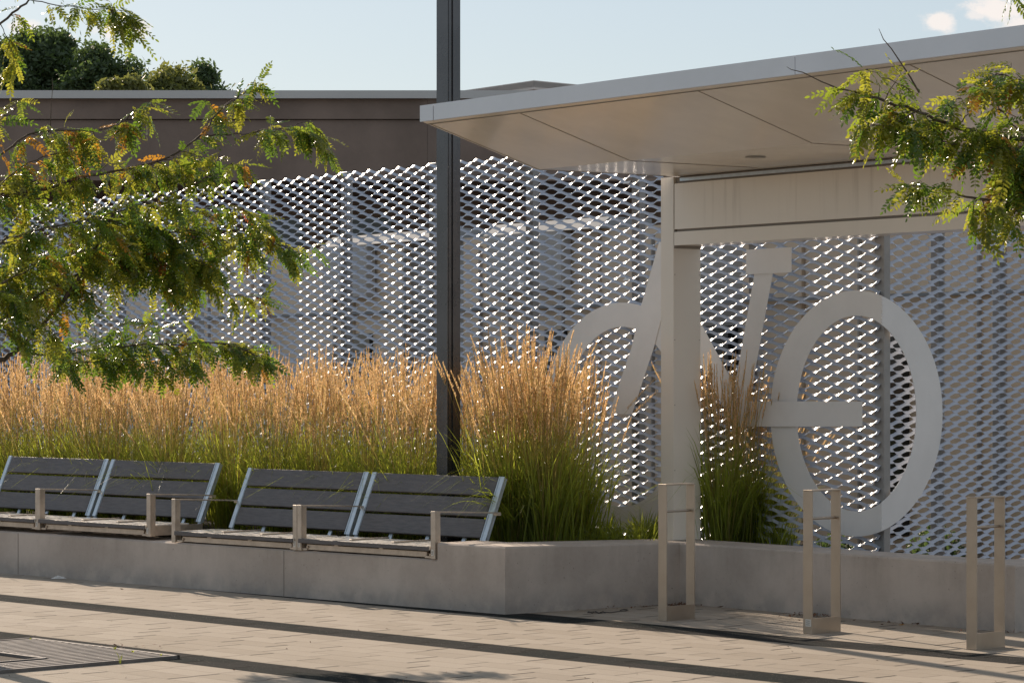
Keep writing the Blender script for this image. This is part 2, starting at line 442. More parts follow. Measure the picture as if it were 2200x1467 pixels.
def fence_post(loc, ang, main=False):
    b = MB(); h = FTOP + .03
    b.box((0, .068, h / 2 - .1), (.052, .034, h / 2 + .08), ch=.004)
    o = b.build('fence_post', M['post_paint'], fence); o.location = loc; o.rotation_euler = (0, 0, ang); return o
fp0 = None
def put_post(p, ang):
    global fp0
    if fp0 is None: fp0 = fence_post((p.x, p.y, 0), ang); return fp0
    o = fp0.copy(); COL.objects.link(o); o.parent = fence; o.location = (p.x, p.y, 0); o.rotation_euler = (0, 0, ang); return o
clip0 = None
for i in range(npan + 1):
    q = -FD * (PL * i) if i else Vector((-.03, -.0))
    po = put_post(q, dirang(FD))
    for k in range(4):
        zz = .42 + k * .8
        if clip0 is None:
            cb = MB(); cb.box((0, -.012, 0), (.038, .016, .002), (1, 0, 0), (0, .75, .66), (0, -.66, .75), ch=.001); clip0 = cb.build('clip', M['emblem'], po); c = clip0
        else:
            c = clip0.copy(); COL.objects.link(c); c.parent = po
        c.location = (-.055, .0, zz + .1)
for i in range(1, 7): put_post(SD * (PL2 * i), dirang(SD))

# ------------------------------------------------------------------ bicycle emblem on the fence
def planehit(x, y, off=.095):
    ray = Vector(((x - 1100) / F, 1, -(y - HOR) / F)); org = Vector((0, 0, CAMZ))
    n1 = Vector((-FD.y, FD.x)); n1 = n1 if n1.y < 0 else -n1
    n2 = Vector((-SD.y, SD.x)); n2 = n2 if n2.y < 0 else -n2
    best = None
    c1 = (E + n1 * off); c2 = (E + n2 * off)
    t1 = n1.dot(c1) / (n1.x * ray.x + n1.y * ray.y); t2 = n2.dot(c2) / (n2.x * ray.x + n2.y * ray.y)
    # the screen is convex towards the viewer-left: take the farther of the two hits (outside of a valley) or nearer (ridge)
    t = max(t1, t2)
    return org + ray * t, (n1 if t == t1 else n2)
emb = empty('bicycle_emblem', (1.4, 22.3, .6), True)
tag(emb, 'large flat light grey bicycle cut from sheet metal, mounted on the mesh screen', 'emblem')
def sheet_strip(pairs, name, closed=False, th=.004, off=.085, sub=1):
    b = MB(); n = len(pairs); m = sub + 1; vs = []
    for (pi, po_) in pairs:
        for k in range(m):
            t = k / sub; a, na = planehit(pi[0] + (po_[0] - pi[0]) * t, pi[1] + (po_[1] - pi[1]) * t, off)
            na3 = Vector((na.x, na.y, 0)) * th
            vs += [a, a - na3]
    fs = []
    for i in range(n if closed else n - 1):
        A0 = i * m * 2; C0 = ((i + 1) % n) * m * 2
        for k in range(sub):
            a, c = A0 + 2 * k, C0 + 2 * k
            fs += [(a, a + 2, c + 2, c), (a + 1, c + 1, c + 3, a + 3)]
        fs += [(A0, C0, C0 + 1, A0 + 1), (A0 + 2 * sub, A0 + 2 * sub + 1, C0 + 2 * sub + 1, C0 + 2 * sub)]
    if not closed:
        for e in (0, (n - 1) * m * 2):
            for k in range(sub): fs.append((e + 2 * k, e + 2 * k + 1, e + 2 * k + 3, e + 2 * k + 2))
    b.add(vs, fs); return b.build(name, M['emblem'], emb)
def ring(cx, cy, ao, bo, ai, bi, name):
    pr = []
    N = 320
    for k in range(N):
        th = 2 * math.pi * k / N
        pr.append(((cx + ai * math.cos(th), cy + bi * math.sin(th)), (cx + ao * math.cos(th), cy + bo * math.sin(th))))
    return sheet_strip(pr, name, True, sub=10)
ring(1840, 888, 185, 264, 129, 210, 'wheel')
ring(1337, 895, 169, 245, 120, 193, 'wheel')
sheet_strip([((1416, 520), (1466, 520)), ((1375, 665), (1425, 668)), ((1357, 745), (1404, 748)), ((1309, 888), (1357, 890))], 'fork', off=.091)
sheet_strip([((1432, 556), (1440, 648)), ((1505, 694), (1505, 784)), ((1571, 816), (1577, 916))], 'down_tube', off=.097)
sheet_strip([((1621, 587), (1660, 587)), ((1584, 800), (1621, 800)), ((1566, 916), (1602, 916))], 'seat_tube', off=.103)
sheet_strip([((1603, 537), (1603, 590)), ((1700, 531), (1700, 585))], 'saddle', off=.109)
sheet_strip([((1590, 862), (1590, 916)), ((1852, 862), (1852, 916))], 'chain_stay', off=.115)

# ------------------------------------------------------------------ canopy
can = empty('entrance_canopy', (1.3, 22.1, 0), True)
tag(can, 'white folded flat canopy roof with a deep beam, standing on one white column', 'canopy')
BD = Vector((.586, -.810)).normalized()      # along the beam, to the right and nearer
BP = Vector((.810, .586)).normalized()       # across, back from the fascia
TIP = Vector((-.653, 20.70))
LEN = 9.0
zf, zt, zi = 3.555, 3.655, 3.250
def cp3(s_, t_, z): q = TIP + BD * s_ + BP * t_; return Vector((q.x, q.y, z))
WB = 2.24
nse = 7
b = MB()
# soffit + fascia body as a closed section swept along BD
sec = [(0, zf), (.0, zt), (WB + .3, zt + .02), (WB + .3, zi), (1.03, zi)]
vs = [cp3(s_, t_, z) for s_ in (0, LEN) for (t_, z) in sec]; n = len(sec)
fs = [tuple(range(n)), tuple(range(n, 2 * n))[::-1]] + [(i, (i + 1) % n, (i + 1) % n + n, i + n) for i in range(n)]
b.add(vs, fs); b.build('roof', M['canopy_white'], can)
b = MB()      # fascia cover strip, proud of the roof
def bar(b, p, q, w, h, off, mi=0):
    pass
for (s0, s1) in ((0.0, .165), (.178, 4.05), (4.056, LEN)):
    b.add([cp3(s0, -.012, zf - .004), cp3(s1, -.012, zf - .004), cp3(s1, -.012, zt + .012), cp3(s0, -.012, zt + .012),
           cp3(s0, .05, zf - .004), cp3(s1, .05, zf - .004), cp3(s1, .05, zt + .012), cp3(s0, .05, zt + .012)],
          [(0, 1, 2, 3), (7, 6, 5, 4), (0, 4, 5, 1), (3, 2, 6, 7), (0, 3, 7, 4), (1, 5, 6, 2)])
b.build('fascia', M['fascia'], can)
# seams (thin recessed joints shown as 4 mm strips laid on the soffit)
b = MB()
def strip3(pts, w, dirv, nrm=.003):
    for p, q in zip(pts[:-1], pts[1:]):
        dv = dirv * w
        dn = Vector((0, 0, -nrm))
        b.add([p - dv + dn, p + dv + dn, q + dv + dn, q - dv + dn, p - dv, p + dv, q + dv, q - dv],
              [(0, 1, 2, 3), (0, 4, 5, 1), (3, 2, 6, 7), (1, 5, 6, 2), (0, 3, 7, 4)])
BD3 = Vector((BD.x, BD.y, 0)); BP3 = Vector((BP.x, BP.y, 0))
for k in range(5):
    s_ = 1.12 + k * 1.925
    strip3([cp3(s_, .06, zf - .305 * .06 / 1.03), cp3(s_, 1.03, zi), cp3(s_, WB - .02, zi)], .0035, BD3)
strip3([cp3(.0, .06, zf - .018), cp3(LEN, .06, zf - .018)], .006, BP3)
strip3([cp3(.03, .06, zf - .018), cp3(.03, 1.03, zi), cp3(.03, WB, zi)], .003, BD3)
b.build('soffit_seam', M['seam'], can)
# downlight
dl = MB()
c = P(1623, 337, F * 1.5 / (HOR - 337)); c.z = zi - .004
N = 24
dl.add([c + Vector((math.cos(2 * math.pi * k / N), math.sin(2 * math.pi * k / N), 0)) * .075 for k in range(N)] + [c + Vector((math.cos(2 * math.pi * k / N) * .065, math.sin(2 * math.pi * k / N) * .065, -.004)) for k in range(N)],
       [(k, (k + 1) % N, (k + 1) % N + N, k + N) for k in range(N)] + [tuple(range(N, 2 * N))])
dl.build('downlight', M['lampglass'], can)
# beam: front plane passes through column edge at pixel 1447
BF = Vector(((1447 - 1100) * 22.05 / F, 22.05))
def bp3(s_, t_, z): q = BF + BD * s_ + BP * t_; return Vector((q.x, q.y, z))
def beambox(b, s0, s1, t0, t1, z0, z1):
    vs = [bp3(s_, t_, z) for z in (z0, z1) for t_ in (t0, t1) for s_ in (s0, s1)]
    b.add(vs, [(0, 2, 3, 1), (4, 5, 7, 6), (0, 1, 5, 4), (2, 6, 7, 3), (0, 4, 6, 2), (1, 3, 7, 5)])
b = MB(); beambox(b, .012, 8, .0, .26, 2.845, 3.195); b.build('beam', M['stained'], can)
b = MB(); beambox(b, .008, 8, .0, .26, 2.722, 2.825); b.build('beam_trim', M['stained'], can)
b = MB(); beambox(b, .02, 7.9, .02, .24, 2.80, 3.245); b.build('beam_recess', M['seam'], can)
b = MB(); beambox(b, .03, 7.9, .035, .22, 3.19, 3.248); b.build('shadow_gap', M['dark_gap'], can)
b = MB(); beambox(b, .06, 7.9, .012, .02, 3.212, 3.236); b.build('beam_flashing', M['bench_alu'], can)
# column: wedge plan, the left cheek runs to the soffit, the face stops under the beam
pC = BF; wS, wF = .268, .153
b = MB(); beambox(b, -wF, 0, 0, wS, .465, 3.247); b.build('column', M['stained'], can)
b = MB(); beambox(b, -wF + .01, -.01, .01, wS - .01, .44, .4655); b.build('base_shim', M['dark_gap'], can)
b = MB(); beambox(b, -.001, .012, .004, wS - .004, 2.70, 3.19); b.build('joint', M['seam'], can)
# small rivets
for zz in (1.0, 1.5, 2.0, 2.5):
    for t_ in (.012, wS - .012):
        b = MB(); q = bp3(.0012, t_, zz); b.box(q, (.0015, .003, .003), (BD.x, BD.y, 0), (BP.x, BP.y, 0)); b.build('rivet', M['seam'], can)

# ------------------------------------------------------------------ lamp post
lp = empty('lamp_post', (0, 0, 0), False)
lp.location = P(961, 1000, 22.7); lp.location.z = .38
lp['_w'] = 0
tag(lp, 'dark grey square grooved lamp post rising out of the grass behind the benches', 'lamp post')
c0 = Vector((0, 0)); wL, wR, H = .128, .138, 7.4
a_ = -B2 * wL; d_ = J2 * wR
def grooved():
    # plan outline: near corner, along the left face, back, and the right face with a groove
    g0, g1, gd = .30, .44, .012
    nl = J2; nr = -B2
    pts = [c0, c0 + a_, c0 + a_ + d_, c0 + d_]
    pts += [d_ * g1 + nr * 0, d_ * g1 + nr * gd, d_ * g0 + nr * gd, d_ * g0, d_ * .12, d_ * .12 + nr * .004, d_ * .06 + nr * .004, d_ * .06]
    return pts
b = MB(); b.prism(grooved(), 0, H); b.build('pole', M['pole'], lp)
b = MB(); q = (a_ + d_) / 2
b.box((q.x, q.y, .01), (.16, .16, .012), V3(B2), V3(J2), ch=.003)
for sx in (-1, 1):
    for sy in (-1, 1):
        w = V3(q) + V3(B2) * .12 * sx + V3(J2) * .12 * sy; b.tube([w, w + Vector((0, 0, .045))], .01, 6)
b.build('base_plate', M['pole'], lp)
b = MB(); b.box(V3(q, H - .1) + V3(B2) * .45, (.42, .13, .035), V3(B2), V3(J2), ch=.012); hd = b.build('lamp_head', M['pole'], lp)
b = MB(); b.box(V3(q, H - .138) + V3(B2) * .5, (.3, .1, .004), V3(B2), V3(J2)); b.build('lens', M['lampglass'], hd)

# ------------------------------------------------------------------ benches
a3 = V3(A2); d3 = V3(D2); z3 = Vector((0, 0, 1))
ML = 1.515
def make_bench(s_right, z0, label, twin_mid):
    """s_right: distance of the right armrest from the wall corner C1 (leftwards)"""
    org = V3(C1 - A2 * s_right, z0)
    root = empty('bench', org); root['_w'] = 0
    tag(root, label, 'bench', 'benches on the planter wall')
    def L(a, d, z): return a3 * a + d3 * d + z3 * z      # local point; a negative = to the left
    bdir = (L(0, .213, .485)).normalized(); bn = bdir.cross(a3).normalized()
    if bn.dot(d3) > 0: bn = -bn                           # facing the sitter
    for m in range(2):
        a0 = -ML * (m + 1) + .02; a1 = -ML * m - .02; mid = (a0 + a1) / 2; hl = (a1 - a0) / 2
        # seat: composite boards side by side along the bench
        b = MB()
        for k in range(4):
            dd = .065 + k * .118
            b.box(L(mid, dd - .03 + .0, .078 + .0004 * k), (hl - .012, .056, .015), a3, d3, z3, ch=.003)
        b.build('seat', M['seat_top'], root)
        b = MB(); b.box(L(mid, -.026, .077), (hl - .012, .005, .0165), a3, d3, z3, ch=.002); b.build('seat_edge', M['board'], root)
        for fr in (.34, .66):
            b = MB(); b.box(L(a0 + (a1 - a0) * fr, .27, .099), (.016, .20, .006), a3, d3, z3, ch=.002)
            b.build('seat_divider', M['bench_steel'], root)
        b = MB(); b.box(L(mid, .022, .030), (hl - .07, .012, .021), a3, d3, z3, ch=.002)
        b.box(L(mid, .40, .030), (hl - .07, .012, .021), a3, d3, z3, ch=.002)
        for fr in (.28, .62): b.box(L(a0 + (a1 - a0) * fr, .020, .056), (.022, .016, .006), a3, d3, z3)
        rail = b.build('front_rail', M['bench_steel'], root)
        for aa in (a0 + .055, a1 - .055):
            b = MB(); b.tube([L(aa + .03, .008, .03), L(aa + .03, .0, .03)], .010, 8); b.build('bolt', M['steel'], rail)
        for aa in (a0 + .045, a1 - .045):
            b = MB(); b.box(L(aa, .2, .012), (.035, .2, .009), a3, d3, z3, ch=.002); b.build('bracket', M['bench_steel'], root)
        for k in range(3):
            b = MB(); cc = L(mid, .576, .093) + bdir * (.028 + .079 + k * .172) + bn * .012
            b.box(cc, (hl - .062, .076, .013), a3, bdir, bn, ch=.004)
            b.build('back_board', M['board'], root)
        for e_, sgn in ((a0 + .028, 1), (a1 - .028, -1)):
            b = MB()
            b.box(L(e_, .576, .093) + bdir * .265 + bn * .016, (.027, .268, .006), a3, bdir, bn, ch=.002)
            b.box(L(e_ + sgn * .021, .576, .093) + bdir * .265 + bn * .023, (.004, .266, .004), a3, bdir, bn)
            b.box(L(e_ - sgn * .022, .582, .093) + bdir * .262 + bn * .002, (.004, .262, .012), a3, bdir, bn)
            # curved foot going forward under the seat
            pts = [L(e_, .576, .093), L(e_, .562, .072), L(e_, .535, .060), L(e_, .1, .056)]
            for p, q in zip(pts[:-1], pts[1:]):
                dv = (q - p); ln = dv.length; dv.normalize()
                b.box((p + q) / 2, (.019, ln / 2 + .002, .005), a3, dv, a3.cross(dv))
            b.build('back_frame', M['bench_alu'], root)
        for fr in (.27, .55, .82):
            b = MB(); b.box(L(a0 + (a1 - a0) * fr, .574, .08) + bdir * .012 - bn * .012, (.018, .035, .006), a3, bdir, bn)
            b.build('back_support', M['bench_alu'], root)
    # armrests: post, arm bar
    spots = [(-.0, 1), (-2 * ML, 1)]
    spots += [(-ML + .026, 0), (-ML - .026, 0)] if twin_mid else [(-ML, 0)]
    for (aa, _) in spots:
        hw = .0235 if twin_mid else (.033 if abs(aa + ML) < .01 else .025)
        b = MB(); b.box(L(aa, -.004, .176), (hw, .010, .176), a3, d3, z3, ch=.003)
        b.box(L(aa + hw - .004, .022, .176), (.004, .022, .172), a3, d3, z3, ch=.001)
        if not (twin_mid and aa == -ML - .026):
            p = L(aa, -.012, .349); q = L(aa + .0, .690, .318); dv = (q - p); ln = dv.length; dv.normalize()
            b.box((p + q) / 2, (.020, ln / 2, .005), a3, dv, a3.cross(dv).normalized(), ch=.001)
            b.box(q - z3 * .012 - dv * .02, (.02, .02, .008), a3, dv, z3)
        ar = b.build('armrest', M['bench_steel'], root)
        if aa != -2 * ML:
            b = MB(); pz = L(aa - (.0 if twin_mid else .008), -.0155, .048)
            b.box(pz, (.013, .0012, .022), a3, d3, z3)
            pl = b.build('data_plate', M['plate'], ar)
            b = MB()
            for r_ in range(4):
                b.box(L(aa - (.0 if twin_mid else .008) - .002 + .001 * (r_ % 2), -.0175, .036 + r_ * .008), (.008 - .002 * (r_ % 2), .0006, .0014), a3, d3, z3)
            b.build('print_line', M['dark_gap'], pl)
    for aa in (.0, -2 * ML):      # end cheek plates
        b = MB(); b.box(L(aa + (-.022 if aa == 0 else .022), .31, .045), (.004, .27, .040), a3, d3, z3, ch=.001); b.build('end_plate', M['bench_steel'], root)
    return root
make_bench(4.09, .400, 'slatted charcoal bench at the left, with one wide armrest post at its middle', False)
make_bench(.737, .368, 'slatted charcoal bench in front of the lamp post, with twin armrest posts at its middle', True)

# ------------------------------------------------------------------ steel bike stands
def stand(px, py, wpx, H_, label, sticker):
    p = G(px, py); root = empty('bicycle_stand', p)
    tag(root, label, 'bike stand', 'stainless steel stands in front of the planter')
    jj = V3(J2); bb = V3(B2); Wd = .285; bw = .040; th = .006
    def L(j, b_, z): return jj * j + bb * b_ + z3 * z
    for j in (0, Wd):
        b = MB(); b.box(L(j, 0, H_ / 2), (th, bw, H_ / 2), jj, bb, z3, ch=.002); b.build('upright', M['steel'], root)
    b = MB(); b.box(L(Wd / 2, 0, H_ + .004), (Wd / 2 + th, bw, .005), jj, bb, z3, ch=.002); b.build('top_bar', M['steel'], root)
    b = MB(); b.tube([L(0, .0, H_ - .185), L(Wd, .0, H_ - .185)], .009, 10); b.build('cross_bar', M['steel'], root)
    b = MB(); b.box(L(Wd / 2, bw - .006, .052), (Wd / 2 - th, .005, .052), jj, bb, z3); b.box(L(Wd / 2, -.0, .006), (Wd / 2 - th, bw - .008, .005), jj, bb, z3)
    b.build('base_box', M['steel'], root)
    if sticker:
        b = MB(); b.box(L(-th - .001, .008, .075), (.001, .024, .024), jj, bb, z3); st = b.build('sticker', M['plate'], root)
        b = MB()
        for k in range(3): b.box(L(-th - .0025, .006, .062 + k * .013), (.0006, .016, .0018), jj, bb, z3)
        b.build('print_line', M['pole'], st)
    return root
stand(1424, 1333, 0, .955, 'steel bike stand beside the white column', False)
stand(1736, 1361, 0, .955, 'steel bike stand with a small pale sticker at its foot, the middle one', True)
stand(2088, 1395, 0, .955, 'steel bike stand nearest the camera, at the right edge', False)

# ------------------------------------------------------------------ tree grate
gr = empty('tree_grate', (0, 0, 0)); gr['_w'] = 0
PG = Vector((-2.03, 17.60)); gr.location = (PG.x, PG.y, 0)
tag(gr, 'dark iron tree grate of narrow parallel bars set in the paving', 'tree grate')
jj = V3(J2); bb = V3(B2)
GA, GB = 1.62, 2.15
frame = MB()
def gb(u, w_, z): return -bb * u - jj * w_ + z3 * z
for (u, w_, hu, hw) in ((GA / 2, .012, GA / 2, .012), (GA / 2, GB - .012, GA / 2, .012), (.012, GB / 2, .012, GB / 2), (GA - .012, GB / 2, .012, GB / 2)):
    frame.box(gb(u, w_, .010), (hu, hw, .012), bb, jj, z3, ch=.002)
h0u, h1u, h0w, h1w = .42, 1.20, .70, 1.45
for (u, w_, hu, hw) in (((h0u + h1u) / 2, h0w, (h1u - h0u) / 2, .012), ((h0u + h1u) / 2, h1w, (h1u - h0u) / 2, .012), (h0u, (h0w + h1w) / 2, .012, (h1w - h0w) / 2), (h1u, (h0w + h1w) / 2, .012, (h1w - h0w) / 2)):
    frame.box(gb(u, w_, .011), (hu, hw, .013), bb, jj, z3, ch=.002)
frame.build('frame', M['grate'], gr)
b = MB(); u = .045
while u < GA - .03:
    if h0u - .01 < u < h1u + .01:
        b.box(gb(u, h0w / 2, .010), (.019, h0w / 2 - .02, .009), bb, jj, z3); b.box(gb(u, (GB + h1w) / 2, .010), (.019, (GB - h1w) / 2 - .02, .009), bb, jj, z3)
    else: b.box(gb(u, GB / 2, .010), (.019, GB / 2 - .02, .009), bb, jj, z3)
    u += .075
b.build('bar', M['grate'], gr)
b = MB(); b.box(gb(GA / 2, GB / 2, .0025), (GA / 2 - .005, GB / 2 - .005, .001), bb, jj, z3); b.build('pit', M['soil'], gr)

# ------------------------------------------------------------------ background
bw = empty('brown_building', (-6, 50, 0), True)
tag(bw, 'large brown rendered building with a grey metal parapet behind the screen', 'building')
DB = 50
def wallbox(b, x0, x1, y0, y1, D, dep, D1=None):
    """box whose front face spans these photo pixels at depth D (D..D1)"""
    D1 = D1 or D
    p = [P(x0, y1, D), P(x1, y1, D1), P(x1, y0, D1), P(x0, y0, D)]
    zb = min(p[0].z, p[1].z); zt_ = max(p[2].z, p[3].z)
    q = [Vector((v.x, v.y + dep, v.z)) for v in p]
    b.add(p + q, [(0, 1, 2, 3), (7, 6, 5, 4), (0, 4, 5, 1), (3, 2, 6, 7), (0, 3, 7, 4), (1, 5, 6, 2)])
b = MB(); wallbox(b, -700, 918, 212, 256, DB - .06, 3); wallbox(b, -700, 918, 258, 388, DB, 3); b.build('wall', M['brown_wall'], bw)
b = MB(); wallbox(b, 918.5, 1600, 212, 388, DB, 3, DB + 9); b.build('return_wall', M['brown_wall'], bw)
b = MB(); wallbox(b, -702, 918, 194.5, 211.5, DB - .2, 3.4); wallbox(b, 918, 1600, 194.5, 211.5, DB - .2, 3.4, DB + 8.8); b.build('parapet_cap', M['cap'], bw)
b = MB(); wallbox(b, -700, 1600, 388.5, 1040, DB + 5, .5, DB + 5); b.build('recessed_wall', M['dark_wall'], bw)
b = MB(); wallbox(b, -700, 1600, 384, 388.4, DB + .02, 5); b.build('overhang_soffit', M['dark_wall'], bw)
for x in range(-600, 900, 190):
    b = MB(); wallbox(b, x, x + 110, 470, 640, DB + 4.95, .02); b.build('window', M['glass_dark'], bw)
# roof with a corner further back
rb = empty('roof_building', (1, 62, 0), True)
tag(rb, 'far grey metal roof edge with a pointed corner, seen above the parapet', 'building')
def ptz(x, D, z): return Vector(((x - 1100) * D / F, D, z))
zt_ = CAMZ + (800 - 173) * 60 / F
cR = ptz(1147, 60, 0); lR = ptz(900, 63.6, 0); rR = ptz(1700, 65.6, 0)
def edge_band(b, a, c, z0, z1, bk=.4):
    b.add([Vector((a.x, a.y, z0)), Vector((c.x, c.y, z0)), Vector((c.x, c.y, z1)), Vector((a.x, a.y, z1))] +
          [Vector((a.x, a.y + bk, z0)), Vector((c.x, c.y + bk, z0)), Vector((c.x, c.y + bk, z1)), Vector((a.x, a.y + bk, z1))],
          [(0, 1, 2, 3), (7, 6, 5, 4), (0, 4, 5, 1), (3, 2, 6, 7), (0, 3, 7, 4), (1, 5, 6, 2)])
b = MB(); edge_band(b, lR, cR, zt_ - .19, zt_); edge_band(b, cR, rR, zt_ - .19, zt_); b.build('roof_edge', M['cap'], rb)
b = MB(); b.prism([lR, cR, rR, (rR.x, rR.y + 8), (lR.x, lR.y + 8)], zt_ - .14, zt_ - .02); b.build('roof', M['cap'], rb)
b = MB(); b.prism([(lR.x + 1.0, lR.y + 1.4), (cR.x, cR.y + 1.4), (rR.x, rR.y + 1.2), (rR.x, rR.y + 7), (lR.x, lR.y + 7)], 0, zt_ - .15); b.build('wall', M['dark_wall'], rb)

# low pale building right behind the screen, parallel to it
sb = empty('service_building', (0, 31, 0), True)
tag(sb, 'low beige panelled building with a white roof edge, seen through the mesh', 'building')
SB0 = P(1000, 800, 31.5); SB0 = Vector((SB0.x, SB0.y)); sdv = Vector((.56, -.83)).normalized(); snv = Vector((.83, .56)).normalized()
def sp(s_, t_, z): q = SB0 + sdv * s_ + snv * t_; return Vector((q.x, q.y, z))
def sbox(b, s0, s1, t0, t1, z0, z1):
    vs = [sp(s_, t_, z) for z in (z0, z1) for t_ in (t0, t1) for s_ in (s0, s1)]
    b.add(vs, [(0, 2, 3, 1), (4, 5, 7, 6), (0, 1, 5, 4), (2, 6, 7, 3), (0, 4, 6, 2), (1, 3, 7, 5)])
zr = 3.22
b = MB(); k = 0; s_ = -11.0
doors = {3, 8, 12}
while s_ < 9.5:
    w_p = (1.25, .9, 1.6, 1.1)[k % 4]
    if k not in doors:
        sbox(b, s_ + .012, s_ + w_p - .012, (k % 3) * .03, .3, .15, zr)
    s_ += w_p; k += 1
b.build('panel', M['beige_panel'], sb)
b = MB(); sbox(b, -11, 9.5, .12, 3.0, 0, zr - .02); b.build('wall', M['grey_panel'], sb)
for s_ in (-6.9, -2.35, 1.55, 4.3, 6.8):
    b = MB(); sbox(b, s_, s_ + .35, -.02, .1, .3, 2.2); b.build('dark_opening', M['glass_dark'], sb)
for (s0, s1) in ((-11.2, -8), (-3.0, -.2), (.5, 2.6), (4.4, 9.6)):
    b = MB(); b.add([sp(s0, -.10, zr), sp(s1, -.10, zr), sp(s1, .08, zr + .125), sp(s0, .08, zr + .125), sp(s0, .6, zr), sp(s1, .6, zr), sp(s1, .6, zr + .11), sp(s0, .6, zr + .11)],
          [(0, 1, 2, 3), (7, 6, 5, 4), (0, 4, 5, 1), (3, 2, 6, 7), (0, 3, 7, 4), (1, 5, 6, 2)])
    b.build('roof_edge', M['white_roof'], sb)
b = MB(); sbox(b, -11, 9.5, -.06, .0, 2.42, 2.45); b.build('ledge', M['white_roof'], sb)
for (s0, s1) in ((-2.9, -1.9), (.6, 2.0)):
    b = MB(); sbox(b, s0, s1, -.12, .0, zr - .60, zr - .004); b.build('awning_box', M['awning'], sb)
b = MB()
for i in range(13): sbox(b, -10.6 + i * 1.56, -10.58 + i * 1.56, -.04, .0, .15, zr - .1)
b.build('joint_strip', M['grey_panel'], sb)

# ------------------------------------------------------------------ foliage tools
def rotm(d, up):
    d = d / np.linalg.norm(d); s_ = np.cross(d, up); l = np.linalg.norm(s_)
    if l < 1e-4: s_ = np.array([1., 0, 0]); l = 1
    s_ = s_ / l; n = np.cross(s_, d); return np.stack([d, s_, n], 1)
nr_ = np.random.RandomState(5)
def pinnate(pairs, L, lw, droop, seed):
    """compound leaf along +x, leaflets in the xy plane, sagging to -z; 6-vert leaflets, two quads each"""
    rs = np.random.RandomState(seed); V = []; Fq = []
    def pos(t): return np.array([L * t, 0, -droop * L * t * t])
    for i in range(pairs + 1):
        t = .12 + .88 * i / pairs
        c = pos(t); ll = lw * (1.0 - .35 * abs(t - .5) * 1.2) * (.85 + .3 * rs.rand())
        sides = (-1, 1) if i < pairs else (0,)
        for sgn in sides:
            ang = (58 + rs.uniform(-12, 12)) * sgn; ca, sa = math.cos(R(ang)), math.sin(R(ang))
            tilt = rs.uniform(-.5, .5)
            d = np.array([ca, sa, -.15 + rs.uniform(-.2, .2)]); d /= np.linalg.norm(d)
            s_ = np.array([-sa, ca, tilt]); s_ -= d * s_.dot(d); s_ /= np.linalg.norm(s_); n = np.cross(d, s_)
            w = ll * .23; base = len(V)
            V += [c, c + d * ll * .35 + s_ * w + n * w * .3, c + d * ll * .72 + s_ * w * .85 + n * w * .3, c + d * ll,
                  c + d * ll * .72 - s_ * w * .85 + n * w * .3, c + d * ll * .35 - s_ * w + n * w * .3]
            Fq += [(base, base + 1, base + 2, base + 3), (base, base + 3, base + 4, base + 5)]
    rw = .0011; base = len(V)
    for t in (0, .33, .66, 1): c = pos(t); V += [c + np.array([0, rw, 0]), c - np.array([0, rw, 0])]
    for k in range(3): a = base + 2 * k; Fq.append((a, a + 1, a + 3, a + 2))
    return np.array(V), np.array(Fq)
PIN = [pinnate(nr_.randint(7, 10), .155 + .025 * nr_.rand(), .037, .1 + .5 * nr_.rand(), 100 + i) for i in range(10)]
class Leaves:
    def __init__(s): s.V = []; s.F = []; s.M = []; s.n = 0
    def add(s, pos, d, up, scale, mi, tpl):
        V, Fq = tpl; Rm = rotm(d, up); W = (V * scale) @ Rm.T + pos
        s.V.append(W); s.F.append(Fq + s.n); s.M.append(np.full(len(Fq), mi)); s.n += len(V)
    def build(s, name, mats, parent):
        V = np.concatenate(s.V); Fq = np.concatenate(s.F); Mi = np.concatenate(s.M)
        me = bpy.data.meshes.new(name); me.vertices.add(len(V)); me.vertices.foreach_set('co', V.ravel())
        me.loops.add(Fq.size); me.loops.foreach_set('vertex_index', Fq.ravel())
        me.polygons.add(len(Fq)); me.polygons.foreach_set('loop_start', np.arange(len(Fq)) * Fq.shape[1])
        me.polygons.foreach_set('material_index', Mi.astype(np.int32))
        for m in mats: me.materials.append(m)
        me.update(calc_edges=True); me.validate()
        o = bpy.data.objects.new(name, me); COL.objects.link(o)
        if parent is not None:
            o.parent = parent
            if parent.get('_w'): o.matrix_parent_inverse = Matrix.Translation(-parent.location)
        return o
def catmull(pts, k=5):
    pts = [np.array(p, float) for p in pts]; out = []
    P_ = [2 * pts[0] - pts[1]] + pts + [2 * pts[-1] - pts[-2]]
    for i in range(1, len(P_) - 2):
        for j in range(k):
            t = j / k; a, b_, c, d = P_[i - 1], P_[i], P_[i + 1], P_[i + 2]
            out.append(.5 * ((2 * b_) + (-a + c) * t + (2 * a - 5 * b_ + 4 * c - d) * t * t + (-a + 3 * b_ - 3 * c + d) * t ** 3))
    out.append(pts[-1]); return out
LM = [M['leaf_g'], M['leaf_y'], M['leaf_d'], M['leaf_o'], M['leaf_r']]
